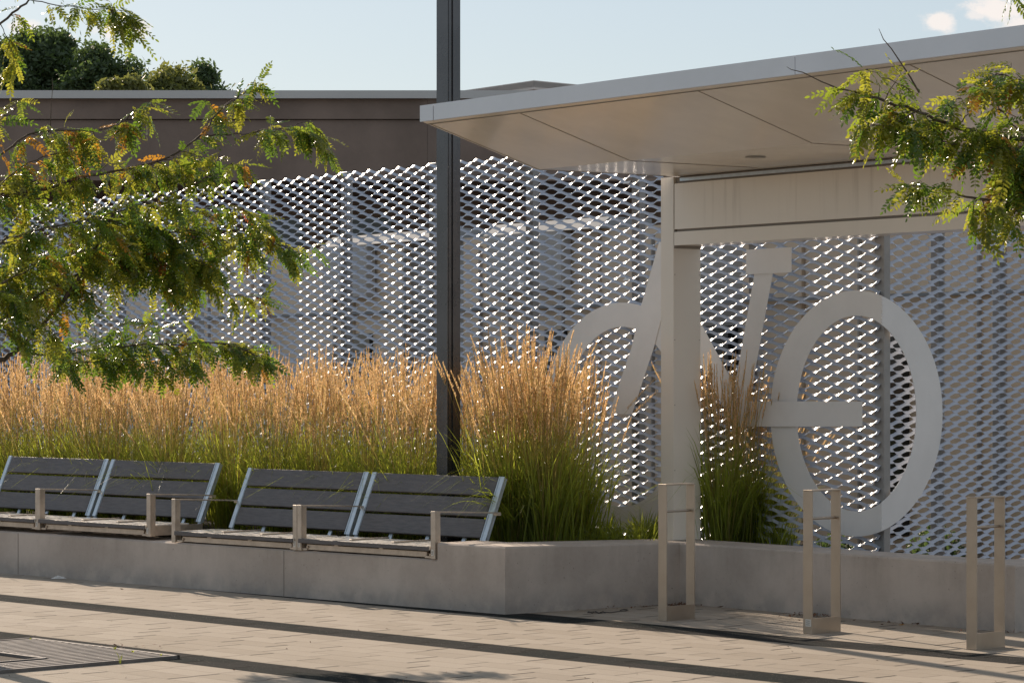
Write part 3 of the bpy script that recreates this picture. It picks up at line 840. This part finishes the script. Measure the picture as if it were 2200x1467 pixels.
def limb_px(wood, leaves, pts, r0, r1, sub, sublen, dens=1.0, orange=.05, start=0.0, rust=0.0, yel=.38, dark=.28, seed=0):
    """pts: (x, y, depth) photo-derived points of a limb; adds drooping side shoots with compound leaves"""
    rs = np.random.RandomState(seed)
    W = [np.array(P(*p)) for p in pts]; C = catmull(W, 6)
    C = [c + rs.normal(0, .004, 3) for c in C]
    n = len(C); wood.tube([Vector(c) for c in C], [r0 + (r1 - r0) * i / (n - 1) for i in range(n)], 6)
    seg = np.linalg.norm(np.diff(np.array(C), axis=0), axis=1); tot = seg.sum(); cum = np.concatenate([[0], np.cumsum(seg)])
    def at(s_):
        i = min(np.searchsorted(cum, s_) - 1, n - 2); i = max(i, 0); t = (s_ - cum[i]) / max(seg[i], 1e-6)
        return C[i] * (1 - t) + C[i + 1] * t, (C[i + 1] - C[i]) / max(seg[i], 1e-6)
    s_ = tot * start
    def leafy(p, tng):
        d = np.array([rs.normal(0, .55), rs.normal(0, .55), -.55 + rs.normal(0, .45)]) + tng * .5
        up = np.array([rs.normal(0, .5), rs.normal(0, .5) - .2, 1.0])
        u_ = rs.rand()
        mi = 3 if u_ < orange * .6 else (4 if u_ < orange * .6 + rust * .8 else (1 if u_ < orange + rust + yel else (2 if u_ > 1 - dark else 0)))
        leaves.add(p, d, up, rs.uniform(.7, 1.12), mi, PIN[rs.randint(len(PIN))])
    while s_ < tot:
        p, tg = at(s_)
        for _q in range(2):
            if rs.rand() < .62 * dens: leafy(p, tg)
        if rs.rand() < sub * 1.22:
            # side shoot
            ln = sublen * rs.uniform(.4, 1.15) * (1 - .35 * s_ / tot)
            th = rs.uniform(0, 2 * math.pi); perp = np.array([math.cos(th), math.sin(th) * .8, rs.normal(.05, .45)])
            d = perp * .8 + tg * .7; d /= np.linalg.norm(d); q = p.copy(); path = [q.copy()]; m = max(3, int(ln / .045))
            for k in range(m):
                d = d + np.array([0, 0, -.10]) + rs.normal(0, .09, 3); d /= np.linalg.norm(d); q = q + d * ln / m; path.append(q.copy())
                for _ in range(1 + int(rs.rand() < .8 * dens)): leafy(q, d)
            wood.tube([Vector(c) for c in path], [.0035 * (1 - .7 * i / m) for i in range(m + 1)], 4, cap=False)
        s_ += .042 / max(dens, .2)
    for _ in range(4): leafy(C[-1], (C[-1] - C[-2]) / (np.linalg.norm(C[-1] - C[-2]) + 1e-9))

# ------------------------------------------------------------------ left honey locust
tl = empty('honey_locust_tree', (-3.75, 18.1, 0), True)
tag(tl, 'honey locust tree at the left over the benches, green leaves turning orange in places', 'tree', 'honey locust trees')
wood = MB(); lv = Leaves(); D0 = 18.3
wood.tube([Vector((-3.75, 18.1, -.05)), Vector((-3.74, 18.1, .5)), Vector((-3.71, 18.13, 1.2)), Vector((-3.74, 18.15, 1.9)), Vector((-3.8, 18.2, 3.0)), Vector((-3.85, 18.2, 4.4)), Vector((-3.7, 18.3, 6.2))], [.105, .08, .075, .07, .06, .045, .02], 12)
def LIM(pts, *a, **k): limb_px(wood, lv, pts, *a, **k)
LIM([(-150, 860, 18.1), (-60, 800, 18.2), (0, 775, 18.4), (44, 746, 18.5), (136, 647, 18.6), (190, 560, 18.6), (232, 480, 18.7), (262, 430, 18.7)], .022, .006, .5, .32, dens=.75, start=.38, seed=1, orange=.10)
LIM([(-150, 760, 18.1), (-40, 705, 18.2), (30, 672, 18.4), (110, 618, 18.6), (220, 570, 18.9), (330, 552, 19.0), (430, 560, 19.1)], .016, .004, .7, .34, dens=1.0, start=.10, seed=2, orange=.04)
LIM([(-140, 520, 18.1), (0, 425, 18.3), (80, 412, 18.4), (190, 378, 18.6), (330, 350, 18.8), (420, 300, 18.9), (470, 240, 19.0), (525, 200, 19.1), (556, 178, 19.1)], .014, .003, .62, .26, dens=.9, start=.12, seed=3, orange=.09, yel=.42)
LIM([(440, 290, 18.9), (520, 288, 19.0), (620, 278, 19.0), (690, 292, 19.1)], .005, .002, .55, .20, dens=1.0, start=.35, seed=4, orange=.02, yel=.3)
LIM([(-120, 400, 18.0), (0, 333, 18.2), (75, 285, 18.3), (210, 280, 18.4), (270, 255, 18.5), (320, 220, 18.5)], .009, .002, .45, .17, dens=.85, start=.25, seed=5, orange=.10, yel=.45)
LIM([(-120, 160, 18.0), (0, 51, 18.2), (65, 0, 18.2), (120, -60, 18.3)], .010, .005, .35, .2, dens=.45, start=.3, seed=6, orange=.12)
LIM([(60, 0, 18.2), (150, 16, 18.2), (230, 20, 18.3), (280, 30, 18.3)], .004, .002, .35, .12, dens=.85, start=.1, seed=7, orange=.02, yel=.25)
LIM([(44, 746, 18.5), (100, 764, 18.9), (200, 752, 19.2), (300, 740, 19.3), (380, 742, 19.4), (470, 736, 19.5), (565, 768, 19.5)], .009, .002, .7, .28, dens=1.05, start=.16, seed=8, orange=.02, yel=.22, dark=.4)
LIM([(136, 647, 18.6), (220, 560, 18.8), (330, 508, 19.0), (450, 492, 19.1), (560, 505, 19.2), (612, 540, 19.2)], .009, .002, .72, .30, dens=1.0, start=.12, seed=9, orange=.02, rust=.012, yel=.3, dark=.4)
LIM([(-80, 560, 18.0), (0, 520, 18.1), (100, 490, 18.3), (200, 470, 18.5), (300, 440, 18.6), (420, 395, 18.8), (500, 350, 18.9)], .009, .002, .6, .26, dens=.9, start=.08, seed=10, orange=.05)
LIM([(330, 552, 19.0), (410, 600, 19.1), (490, 632, 19.2), (560, 640, 19.2)], .006, .002, .55, .2, dens=.8, start=.1, seed=11, orange=.02, rust=.02)
LIM([(-60, 585, 18.2), (60, 560, 18.6), (160, 520, 18.9), (260, 545, 19.0), (350, 610, 19.1)], .005, .002, .6, .26, dens=1.0, start=.1, seed=90, dark=.45)
LIM([(200, 470, 18.6), (290, 470, 18.9), (380, 520, 19.1), (440, 585, 19.2)], .005, .002, .6, .26, dens=1.0, start=.1, seed=91, dark=.5, yel=.2)
LIM([(-60, 640, 18.0), (20, 600, 18.2), (110, 560, 18.4), (190, 540, 18.5)], .006, .002, .7, .28, dens=1.0, start=.0, seed=12, orange=.04)
LIM([(-60, 300, 18.0), (20, 245, 18.2), (42, 215, 18.2)], .004, .0015, .4, .1, dens=.8, start=.3, seed=13, orange=.12)
LIM([(-60, 470, 18.0), (30, 370, 18.3), (120, 330, 18.4), (170, 320, 18.4)], .005, .002, .5, .2, dens=.9, start=.1, seed=14, orange=.15, yel=.5)
LIM([(330, 508, 19.0), (420, 455, 19.1), (500, 440, 19.1), (590, 500, 19.2)], .005, .002, .5, .2, dens=.8, start=.1, seed=15, rust=.02)
LIM([(100, 764, 18.9), (170, 780, 19.1), (260, 772, 19.2), (350, 782, 19.3), (410, 775, 19.3)], .005, .002, .5, .18, dens=.9, start=.05, seed=16, yel=.2, dark=.45)
LIM([(230, 20, 18.3), (262, 42, 18.3), (290, 70, 18.3)], .003, .0015, .3, .1, dens=.9, start=.0, seed=17, yel=.25)
LIM([(0, 51, 18.2), (18, 90, 18.2), (30, 130, 18.2)], .003, .0015, .3, .1, dens=.8, start=.0, seed=18, yel=.7)
LIM([(620, 280, 19.0), (660, 262, 19.05), (700, 300, 19.1), (706, 325, 19.1)], .003, .0015, .3, .10, dens=.7, start=.1, seed=19, yel=.3)
wood.tube([P(108, 275, 18.4), P(110, 225, 18.4), P(113, 190, 18.4), P(112, 168, 18.4)], [.003, .0025, .002, .001], 5)
# limbs of the crown outside the picture
for k, (x, y, D, ex, ey, eD) in enumerate([(-150, 300, 18, -560, 80, 18.5), (-150, 500, 18, -640, 420, 17.2), (-150, 100, 18, -60, -330, 17.2), (-150, 200, 18, -420, -260, 19.2),
                                          (-150, 660, 18, -640, 640, 18.6), (-150, -100, 18, 160, -420, 18.6), (-150, 400, 18, -260, 340, 16.4), (-150, 0, 18, 300, -180, 18.8)]):
    LIM([(x, y + 60, D), ((x + ex) / 2, (y + ey) / 2 - 20, (D + eD) / 2), (ex, ey, eD)], .02, .003, .6, .4, dens=.7, start=.25, seed=40 + k)
wood.build('trunk', M['bark'], tl, smooth=True, fixn=False)
lv.build('crown', LM, tl)

# ------------------------------------------------------------------ right honey locust
tr_ = empty('honey_locust_tree', (4.1, 14.8, 0), True)
tag(tr_, 'honey locust tree reaching in at the right in front of the white canopy', 'tree', 'honey locust trees')
wood = MB(); lv = Leaves()
wood.tube([Vector((4.1, 14.8, -.05)), Vector((4.1, 14.8, .6)), Vector((4.08, 14.8, 2.0)), Vector((4.0, 14.8, 3.2)), Vector((4.05, 14.8, 5.5))], [.11, .08, .07, .06, .02], 12)
LIM([(2800, 380, 14.8), (2500, 330, 14.8), (2200, 300, 14.8), (2130, 285, 14.8), (2050, 275, 14.7), (1960, 235, 14.7), (1870, 208, 14.6), (1850, 200, 14.6)], .016, .005, .75, .21, dens=.95, start=.30, seed=21, orange=.05, yel=.35)
wood.tube([P(1852, 201, 14.6), P(1800, 190, 14.6), P(1765, 176, 14.6), P(1725, 156, 14.6), P(1700, 150, 14.6), P(1690, 144, 14.6)], [.005, .004, .0035, .0028, .002, .001], 6)
wood.tube([P(1975, 200, 14.6), P(1955, 165, 14.6), P(1915, 105, 14.6), P(1898, 85, 14.6), P(1888, 62, 14.6)], [.005, .0045, .003, .0025, .0012], 6)
LIM([(2260, 330, 14.8), (2160, 320, 14.7), (2060, 310, 14.7), (1960, 290, 14.6)], .005, .002, .6, .15, dens=.8, start=.1, seed=92, dark=.45)
LIM([(2290, 400, 14.9), (2220, 350, 14.9), (2140, 400, 14.8)], .005, .002, .8, .18, dens=1.1, start=.1, seed=93, dark=.45)
LIM([(2290, 480, 14.8), (2200, 440, 14.8), (2090, 425, 14.7), (2020, 405, 14.7), (1960, 400, 14.6)], .010, .003, .62, .18, dens=.95, start=.15, seed=22, orange=.03, yel=.4)
LIM([(2290, 300, 14.8), (2190, 280, 14.9), (2150, 235, 14.9), (2115, 185, 14.9)], .006, .002, .4, .15, dens=.6, start=.2, seed=23, orange=.12)
LIM([(2320, 260, 14.8), (2240, 200, 14.9), (2170, 165, 14.9), (2130, 160, 14.9)], .006, .002, .6, .15, dens=1.0, start=.2, seed=24, orange=.08)
LIM([(2130, 285, 14.8), (2180, 340, 14.8), (2210, 390, 14.8)], .005, .002, .8, .2, dens=1.1, start=.0, seed=25, dark=.4)
LIM([(1975, 236, 14.7), (1900, 270, 14.6), (1850, 262, 14.6)], .004, .002, .5, .12, dens=.9, start=.0, seed=26, yel=.5)
LIM([(1960, 200, 14.6), (1930, 180, 14.6), (1860, 150, 14.6)], .003, .0015, .2, .08, dens=.5, start=.1, seed=27, yel=.5)
LIM([(2050, 275, 14.7), (2080, 240, 14.7), (2060, 210, 14.7)], .004, .002, .5, .12, dens=.8, start=.0, seed=28, orange=.15, yel=.4)
LIM([(2260, -30, 14.6), (2190, -25, 14.6), (2172, -14, 14.6)], .003, .0015, .3, .1, dens=.5, start=.1, seed=29)
for k, (x, y, D, ex, ey, eD) in enumerate([(2800, 200, 14.8, 3300, 0, 15.2), (2800, 400, 14.8, 3200, 380, 14.2), (2800, 0, 14.8, 2500, -350, 15.4), (2800, -100, 14.8, 3100, -420, 14.2), (2800, 200, 14.8, 2450, 60, 14.2), (2800, 520, 14.8, 2480, 560, 15.2)]):
    LIM([(x, y + 60, D), ((x + ex) / 2, (y + ey) / 2 - 20, (D + eD) / 2), (ex, ey, eD)], .02, .003, .6, .35, dens=.7, start=.25, seed=60 + k)
wood.build('trunk', M['bark'], tr_, smooth=True, fixn=False)
lv.build('crown', LM, tr_)

# ------------------------------------------------------------------ ornamental grasses
def ribbon(V, Fq, Mi, pts, ws, sd_, mi):
    b0 = len(V)
    for p, w in zip(pts, ws): V.append(p - sd_ * w); V.append(p + sd_ * w)
    for i in range(len(pts) - 1): a = b0 + 2 * i; Fq.append((a, a + 1, a + 3, a + 2)); Mi.append(mi)
def grass_parts(seed, nst, nbl, hgt=1.42, spread=.30, plume=True):
    rs = np.random.RandomState(seed); out = {}
    V, Fq, Mi = [], [], []
    for _ in range(nbl):
        th = rs.uniform(0, 2 * math.pi); r = abs(rs.normal(0, .10)); base = np.array([math.cos(th) * r, math.sin(th) * r, 0])
        th2 = th + rs.normal(0, .7); out_ = np.array([math.cos(th2), math.sin(th2), 0]); L = rs.uniform(.66, 1.28) * hgt / 1.42
        lean = rs.uniform(.05, .34); pts = []; droop = rs.uniform(0, .45) * L if rs.rand() < .65 else rs.uniform(.5, .9) * L
        for k in range(6):
            t = k / 5; pts.append(base + out_ * (lean * L * t + droop * .5 * t ** 3) + np.array([0, 0, L * t * (1 - .08 * t) - droop * .75 * t ** 3.2]))
        w = rs.uniform(.0030, .0062); a = rs.uniform(0, math.pi); sd_ = np.array([math.cos(a), math.sin(a), 0])
        ribbon(V, Fq, Mi, pts, [w * .8, w, w, w * .85, w * .55, w * .08], sd_, 0)
    out['blades'] = (V, Fq, Mi)
    V, Fq, Mi = [], [], []; V2, F2, M2 = [], [], []
    for _ in range(nst):
        th = rs.uniform(0, 2 * math.pi); r = abs(rs.normal(0, .09)); base = np.array([math.cos(th) * r, math.sin(th) * r, 0])
        th2 = th + rs.normal(0, .5); out_ = np.array([math.cos(th2), math.sin(th2), 0]); H_ = hgt * rs.uniform(.78, 1.13)
        ls = abs(rs.normal(0, spread)) * .62 + .02
        pos = lambda t: base + out_ * (ls * H_ * .55 * t + ls * .30 * H_ * t * t) + np.array([0, 0, H_ * t * (1 - ls * .16 * t)])
        a = rs.uniform(0, math.pi); sd_ = np.array([math.cos(a), math.sin(a), 0])
        ribbon(V, Fq, Mi, [pos(k / 6) for k in range(7)], [.0016] * 7, sd_, 0)
        ribbon(V, Fq, Mi, [pos(k / 6) for k in range(7)], [.0016] * 7, np.array([-sd_[1], sd_[0], 0]), 0)
        pl = rs.uniform(.22, .34); t0 = 1 - pl / H_; nsp = 22
        for k in range(nsp):
            t = t0 + (1 - t0) * (k / (nsp - 1)); c = pos(t); e = (k / (nsp - 1)); fat = (math.sin(math.pi * min(1, .12 + e * .88)) ** .7) * (1 - .45 * e)
            for _k in range(2):
                an = rs.uniform(0, 2 * math.pi); dv = np.array([math.cos(an), math.sin(an), 0]); sL = rs.uniform(.018, .030)
                tip = c + dv * (.0105 * fat + .001) + np.array([0, 0, sL]); s2 = np.array([-dv[1], dv[0], 0]) * (.0032 + .0024 * fat)
                b0 = len(V2); mid = (c + tip) / 2 + dv * .003 * fat; V2 += [c, mid + s2, tip, mid - s2]; F2.append((b0, b0 + 1, b0 + 2, b0 + 3)); M2.append(0)
    out['stems'] = (V, Fq, Mi); out['plumes'] = (V2, F2, M2); return out
def raw_obj(name, data, mats, parent):
    V, Fq, Mi = data; V = np.array(V); Fq = np.array(Fq)
    L_ = Leaves(); L_.V = [V]; L_.F = [Fq]; L_.M = [np.array(Mi)]; return L_.build(name, mats, parent)
protos = []
def new_clump(seed, nst, nbl, hgt, spread):
    root = empty('feather_reed_grass'); d = grass_parts(seed, nst, nbl, hgt, spread)
    raw_obj('blades', d['blades'], [M['blade']], root); raw_obj('stems', d['stems'], [M['stem']], root); raw_obj('seed_heads', d['plumes'], [M['plume']], root)
    return root
def copy_thing(root):
    r = root.copy(); COL.objects.link(r)
    for ch in root.children:
        c = ch.copy(); COL.objects.link(c); c.parent = r
    return r
specs = [(1, 80, 290, 1.48, .34), (2, 64, 300, 1.42, .40), (3, 90, 270, 1.52, .30), (4, 72, 290, 1.45, .42)]
protos = [new_clump(*s_) for s_ in specs]; used = [False] * 4
def put_clump(x, y, z, rz, sc, k, label, group):
    if not used[k]: r = protos[k]; used[k] = True
    else: r = copy_thing(protos[k])
    r.location = (x, y, z); r.rotation_euler = (0, 0, rz); r.scale = (sc, sc, sc * 1.0); tag(r, label, 'ornamental grass', group); return r
rg = random.Random(3); GL = 'feather reed grass clump with tan plumes in the dense bed behind the benches'
n_c = 0
for row_d, a_start, step in ((1.05, -.95, .54), (1.55, -.65, .62), (2.15, -1.5, .85)):
    s_ = a_start
    while s_ > -9.0:
        pl_ = C1 + A2 * (s_ + rg.uniform(-.1, .1)) + D2 * (row_d + rg.uniform(-.1, .1))
        # keep the tops lower towards the far left, keep a gap round the lamp post
        if abs(pl_.x - lp.location.x) < .42 and pl_.y < lp.location.y + .3: s_ -= step * .4; continue
        sc = rg.uniform(.86, .98) * (1.0 if s_ > -4.5 else .98)
        put_clump(pl_.x, pl_.y, .40, rg.uniform(0, 6.28), sc, rg.randrange(4), GL, 'feather reed grasses behind the benches'); n_c += 1
        s_ -= step
for (x, D, sc, k) in ((1062, 22.95, 1.0, 1), (1115, 22.35, 1.02, 2), (1180, 22.1, .93, 2), (1150, 22.9, .98, 0)):
    q = P(x, 0, D); put_clump(q.x, q.y, .40, rg.uniform(0, 6.28), sc, k, 'feather reed grass in the full group between the lamp post and the column', 'feather reed grasses left of the column')
for (x, D, sc, k) in ((1545, 22.3, .90, 2), (1590, 22.5, .88, 0), (1630, 22.6, .80, 1), (1665, 22.5, .62, 3)):
    q = P(x, 0, D); put_clump(q.x, q.y, .40, rg.uniform(0, 6.28), sc, k, 'sparser darker feather reed grass just right of the white column', 'feather reed grasses right of the column')
# low ground grass in the planter near the column
dd = grass_parts(77, 0, 60, .55, .4); lowroot = []
d0 = None
for i in range(26):
    x = rg.choice([rg.uniform(1260, 1420), rg.uniform(1520, 1720), rg.uniform(1000, 1300)]); D = rg.uniform(22.1, 22.9)
    q = P(x, 0, D)
    if d0 is None:
        d0 = raw_obj('low_grass', dd['blades'], [M['blade']], None); o = d0
    else: o = d0.copy(); COL.objects.link(o)
    o.location = (q.x, q.y, .40); o.rotation_euler = (0, 0, rg.uniform(0, 6)); sc = rg.uniform(.5, 1.0); o.scale = (sc, sc, sc * .8)
    tag(o, 'low thin grass tuft at the foot of the planting near the column', 'grass', 'low grass tufts in the planter')

# ------------------------------------------------------------------ small things on the paving
def weed(px, py, h, n, label, seed):
    rs = np.random.RandomState(seed); V, Fq, Mi = [], [], []
    for _ in range(n):
        th = rs.uniform(0, 6.28); o_ = np.array([math.cos(th), math.sin(th), 0]); L = h * rs.uniform(.5, 1)
        pts = [o_ * (.3 * L * t * t + .005) + np.array([0, 0, L * t * (1 - .35 * t)]) for t in (0, .3, .6, 1)]
        ribbon(V, Fq, Mi, pts, [.002, .003, .0025, .0003], np.array([-o_[1], o_[0], 0]), 0)
    o = raw_obj('weed', (V, Fq, Mi), [M['blade']], None); p = G(px, py); o.location = (p.x, p.y, .01); tag(o, label, 'weed'); return o
weed(258, 1428, .13, 5, 'tall thin grass weed growing out of the tree grate', 1)
weed(247, 1400, .05, 14, 'small bushy weed behind the tall grass weed at the grate edge', 2)
weed(285, 1406, .035, 10, 'low weed right of the bushy weed on the grate edge', 3)
weed(345, 1413, .03, 10, 'tiny bright weed at the right corner of the tree grate', 4)
weed(65, 1378, .03, 8, 'tiny weed at the left on the upper grate edge', 5)
def litter(px0, px1, py, n, label, seed, spread=.05):
    rs = np.random.RandomState(seed); V, Fq, Mi = [], [], []
    for _ in range(n):
        x = rs.normal((px0 + px1) / 2, (px1 - px0) / 4); p = np.array(G(x, py + rs.normal(0, 2.2))); p[2] = rs.uniform(.002, .022)
        d = rs.normal(0, 1, 3) * np.array([1, 1, .35]); d /= np.linalg.norm(d); e = np.cross(d, [0, 0, 1.]); e /= (np.linalg.norm(e) + 1e-6); L = rs.uniform(.006, .016)
        e = e + np.array([0, 0, rs.normal(0, .4)])
        b0 = len(V); V += [p - d * L, p + e * L * .5, p + d * L, p - e * L * .5]; Fq.append((b0, b0 + 1, b0 + 2, b0 + 3)); Mi.append(0)
    o = raw_obj('leaf_litter', (V, Fq, Mi), [M['litter']], None); tag(o, label, 'leaf litter', kind='stuff'); return o
litter(1430, 1500, 1301, 130, 'brown leaf litter in the wall corner behind the stand by the column', 1)
litter(1690, 1810, 1322, 200, 'brown leaf litter along the wall behind the middle stand', 2)
litter(2140, 2195, 1355, 70, 'brown leaf litter by the wall behind the nearest stand', 3)
litter(1180, 1450, 1306, 60, 'thin leaf litter along the receding wall face', 4)
litter(1820, 2140, 1338, 70, 'thin scatter of leaf bits along the right wall foot', 5)
def scatter(n, seed):
    rs = np.random.RandomState(seed); V, Fq, Mi = [], [], []
    for _ in range(n):
        p = np.array(G(rs.uniform(-100, 2300), rs.uniform(1330, 1500))); p[2] = .004
        d = rs.normal(0, 1, 3) * np.array([1, 1, .5]); d /= np.linalg.norm(d); e = np.cross(d, [0, 0, 1.]); e /= (np.linalg.norm(e) + 1e-6); e += np.array([0, 0, rs.normal(0, .5)]); L = rs.uniform(.003, .011)
        b0 = len(V); V += [p - d * L, p + e * L * .5, p + d * L, p - e * L * .5]; Fq.append((b0, b0 + 1, b0 + 2, b0 + 3)); Mi.append(0)
    o = raw_obj('leaf_litter', (V, Fq, Mi), [M['litter']], None); tag(o, 'tiny dry leaf bits scattered over the open paving', 'leaf litter', kind='stuff')
scatter(90, 12)
litter(180, 320, 1391, 40, 'leaf bits on the upper edge of the tree grate', 6)
def fallen(px, py, label, m, s_=.02, seed=1):
    rs = np.random.RandomState(seed); p = G(px, py); pts = []
    for k in range(7):
        t = k / 6; w = s_ * .45 * math.sin(math.pi * min(max(t, .03), .97)); pts.append((t, w))
    V = []; Fq = []; Mi = []
    for t, w in pts:
        x = (t - .5) * 2 * s_; z = .004 + .012 * abs(t - .45); V += [np.array([x, -w, z + w * .5]), np.array([x, 0, z]), np.array([x, w, z + w * .5])]
    for k in range(6): a = k * 3; Fq += [(a, a + 1, a + 4, a + 3), (a + 1, a + 2, a + 5, a + 4)]; Mi += [0, 0]
    o = raw_obj('fallen_leaf', (V, Fq, Mi), [m], None); o.location = (p.x, p.y, .004); o.rotation_euler = (.3, .2, rs.uniform(0, 6)); tag(o, label, 'fallen leaf'); return o
fallen(1937, 1345, 'bright yellow fallen leaf near the right wall foot', M['leaf_o'], .022, 2)
fallen(1549, 1306, 'brown curled fallen leaf right of the column', M['litter'], .025, 3)
fallen(262, 1268, 'small dark curled leaf on the paving below the left bench', M['litter'], .02, 4)
fallen(2064, 1356, 'small orange leaf at the foot of the right wall', M['leaf_r'], .012, 5)
# tissue
b = MB(); rs = np.random.RandomState(8); N = 14; vs = []; fs = []
for i in range(N):
    for j in range(7):
        x = (i / (N - 1) - .5) * .13; y = (j / 6 - .5) * .05; env = (1 - (2 * i / (N - 1) - 1) ** 2) * (1 - (2 * j / 6 - 1) ** 2)
        vs.append((x, y + rs.normal(0, .004), .003 + env * (.012 + rs.rand() * .020)))
for i in range(N - 1):
    for j in range(6): a = i * 7 + j; fs.append((a, a + 1, a + 8, a + 7))
b.add(vs, fs); o = b.build('crumpled_tissue', M['tissue'], smooth=False); o.location = G(126, 1243); o.rotation_euler = (0, 0, .2); tag(o, 'crumpled white tissue on the paving near the left bench', 'litter')
# wire
b = MB(); px = [(1262, 1317), (1275, 1315), (1290, 1318), (1300, 1316), (1312, 1317), (1330, 1314), (1345, 1313), (1349, 1311), (1340, 1310), (1332, 1312)]
b.tube([G(*q) + Vector((0, 0, .006)) for q in px], .0028, 5)
b.tube([G(*q) + Vector((0, 0, .009)) for q in [(1264, 1315), (1272, 1319), (1280, 1315), (1286, 1319), (1296, 1315), (1300, 1319)]], .003, 5)
o = b.build('loose_wire', M['wire'], smooth=True); tag(o, 'thin black looped wire lying by the wall corner', 'wire')
# grass leaning over the right bench
rs = np.random.RandomState(9); V, Fq, Mi = [], [], []
root_p = C1 - A2 * .80 + D2 * .86
for k in range(16):
    b0 = np.array([root_p.x + rs.normal(0, .03), root_p.y + rs.normal(0, .03), .62]); d = np.array([-.9 + rs.normal(0, .15), -.75 + rs.normal(0, .15), 0]); L = rs.uniform(.25, .62); hz = rs.uniform(.10, .22)
    pts = [b0 + d * L * t * .8 + np.array([0, 0, hz * math.sin(math.pi * min(1, t * .9)) + .12 * t - .25 * L * t ** 2.5]) for t in np.linspace(0, 1, 8)]
    ribbon(V, Fq, Mi, pts, [.003, .0035, .004, .004, .0035, .003, .002, .0004], np.array([.6, -.6, .5]), 0)
o = raw_obj('leaning_grass', (V, Fq, Mi), [M['blade']], None); tag(o, 'green grass blades drooping forward over the back of the right bench', 'grass')

# ------------------------------------------------------------------ far trees
def far_tree(x, ytop, ybot, wpx, D, mats, label, seed, n=5200, cat='tree', nblob=26, base=0):
    rs = np.random.RandomState(seed); c = P(x, ybot, D); top = P(x, ytop, D); Rw = wpx * D / F / 2
    root = empty('broadleaf_tree', (c.x, D, 0), True); tag(root, label, cat, 'trees beyond the roof')
    zc = c.z - .35 * (top.z - c.z); Hh = top.z - zc
    w = MB(); w.tube([Vector((c.x, D, -.1)), Vector((c.x + .1, D, zc * .6)), Vector((c.x, D, zc + Hh * .5))], [.3, .2, .05], 8)
    blobs = []
    for _ in range(nblob):
        a = rs.normal(0, 1, 3); a /= np.linalg.norm(a); a *= rs.uniform(.3, .86); a[2] = abs(a[2]) if rs.rand() < .8 else a[2]
        bc = np.array([c.x + a[0] * Rw, D + a[1] * Rw, zc + a[2] * Hh]); br = rs.uniform(.20, .34) * min(Rw, Hh); blobs.append((bc, br))
        w.tube([Vector((c.x, D, zc * .8)), Vector(tuple(bc))], [.09, .02], 5, cap=False)
    w.build('trunk', M['bark'], root, fixn=False)
    V = []; Fq = []; Mi = []
    per = n // nblob
    for bc, br in blobs:
        for _ in range(per):
            a = rs.normal(0, 1, 3); a /= np.linalg.norm(a); p = bc + a * br * abs(rs.normal(.85, .36)) * (1.25 if seed == 6 else 1) * np.array([1, 1, .8])
            d = rs.normal(0, 1, 3); d /= np.linalg.norm(d); e = np.cross(d, rs.normal(0, 1, 3)); e /= np.linalg.norm(e); L = rs.uniform(.045, .10) * D / 70
            b0 = len(V); V += [p - d * L, p + e * L * .45, p + d * L, p - e * L * .45]; Fq.append((b0, b0 + 1, b0 + 2, b0 + 3)); Mi.append(0)
    raw_obj('crown', (V, Fq, Mi), mats, root)
far_tree(85, 50, 200, 270, 72, [M['far_d']], 'dense dark green tree at the far left above the parapet', 1, 52000, nblob=70)
far_tree(-90, 30, 200, 190, 74, [M['far_d']], 'dark green tree cut by the left picture edge above the parapet', 2, 24000, nblob=40)
far_tree(228, 72, 210, 200, 70, [M['far_d']], 'dark rounded tree right of the darkest one above the parapet', 3, 40000, nblob=60)
far_tree(352, 136, 215, 190, 76, [M['far_l']], 'light olive bushy tree low above the parapet', 4, 30000, nblob=44)
far_tree(262, 165, 215, 150, 66, [M['far_l']], 'low yellowish bush just above the parapet', 5, 18000, nblob=30)
far_tree(446, 122, 215, 125, 84, [M['far_d']], 'thin airy tree at the right end of the tree group', 6, 7500, nblob=34)
# shrubs on the far side of the mesh
for i, (x, D, w, t_) in enumerate(((1790, 25, 90, 1150), (2010, 24, 120, 1130), (2130, 25.5, 160, 1100))):
    rs = np.random.RandomState(70 + i); q = P(x, 0, D); root = empty('low_shrub', (q.x, D, 0), True)
    tag(root, ('low green shrub behind the mesh left of the corner post', 'low green shrub behind the mesh right of the corner post', 'low green shrub behind the mesh at the right edge')[i], 'shrub', 'shrubs behind the mesh')
    V = []; Fq = []; Mi = []; Rw = w * D / F / 2; top = P(0, t_, D).z
    st = MB()
    for _ in range(7):
        st.tube([Vector((q.x, D, 0)), Vector((q.x + rs.normal(0, Rw * .5), D + rs.normal(0, .2), top * .8))], [.012, .004], 5)
    st.build('stems', M['bark'], root, fixn=False)
    for _ in range(1500):
        a = rs.normal(0, 1, 3); a /= np.linalg.norm(a); p = np.array([q.x, D, top * .5]) + a * np.array([Rw, .35, top * .5]) * rs.uniform(.4, 1.08)
        d = rs.normal(0, 1, 3); d /= np.linalg.norm(d); e = np.cross(d, rs.normal(0, 1, 3)); e /= np.linalg.norm(e); L = .03
        b0 = len(V); V += [p - d * L, p + e * L * .45, p + d * L, p - e * L * .45]; Fq.append((b0, b0 + 1, b0 + 2, b0 + 3)); Mi.append(0)
    raw_obj('leaves', (V, Fq, Mi), [M['far_d']], root)

for o in bpy.data.objects:
    if '_w' in o: del o['_w']
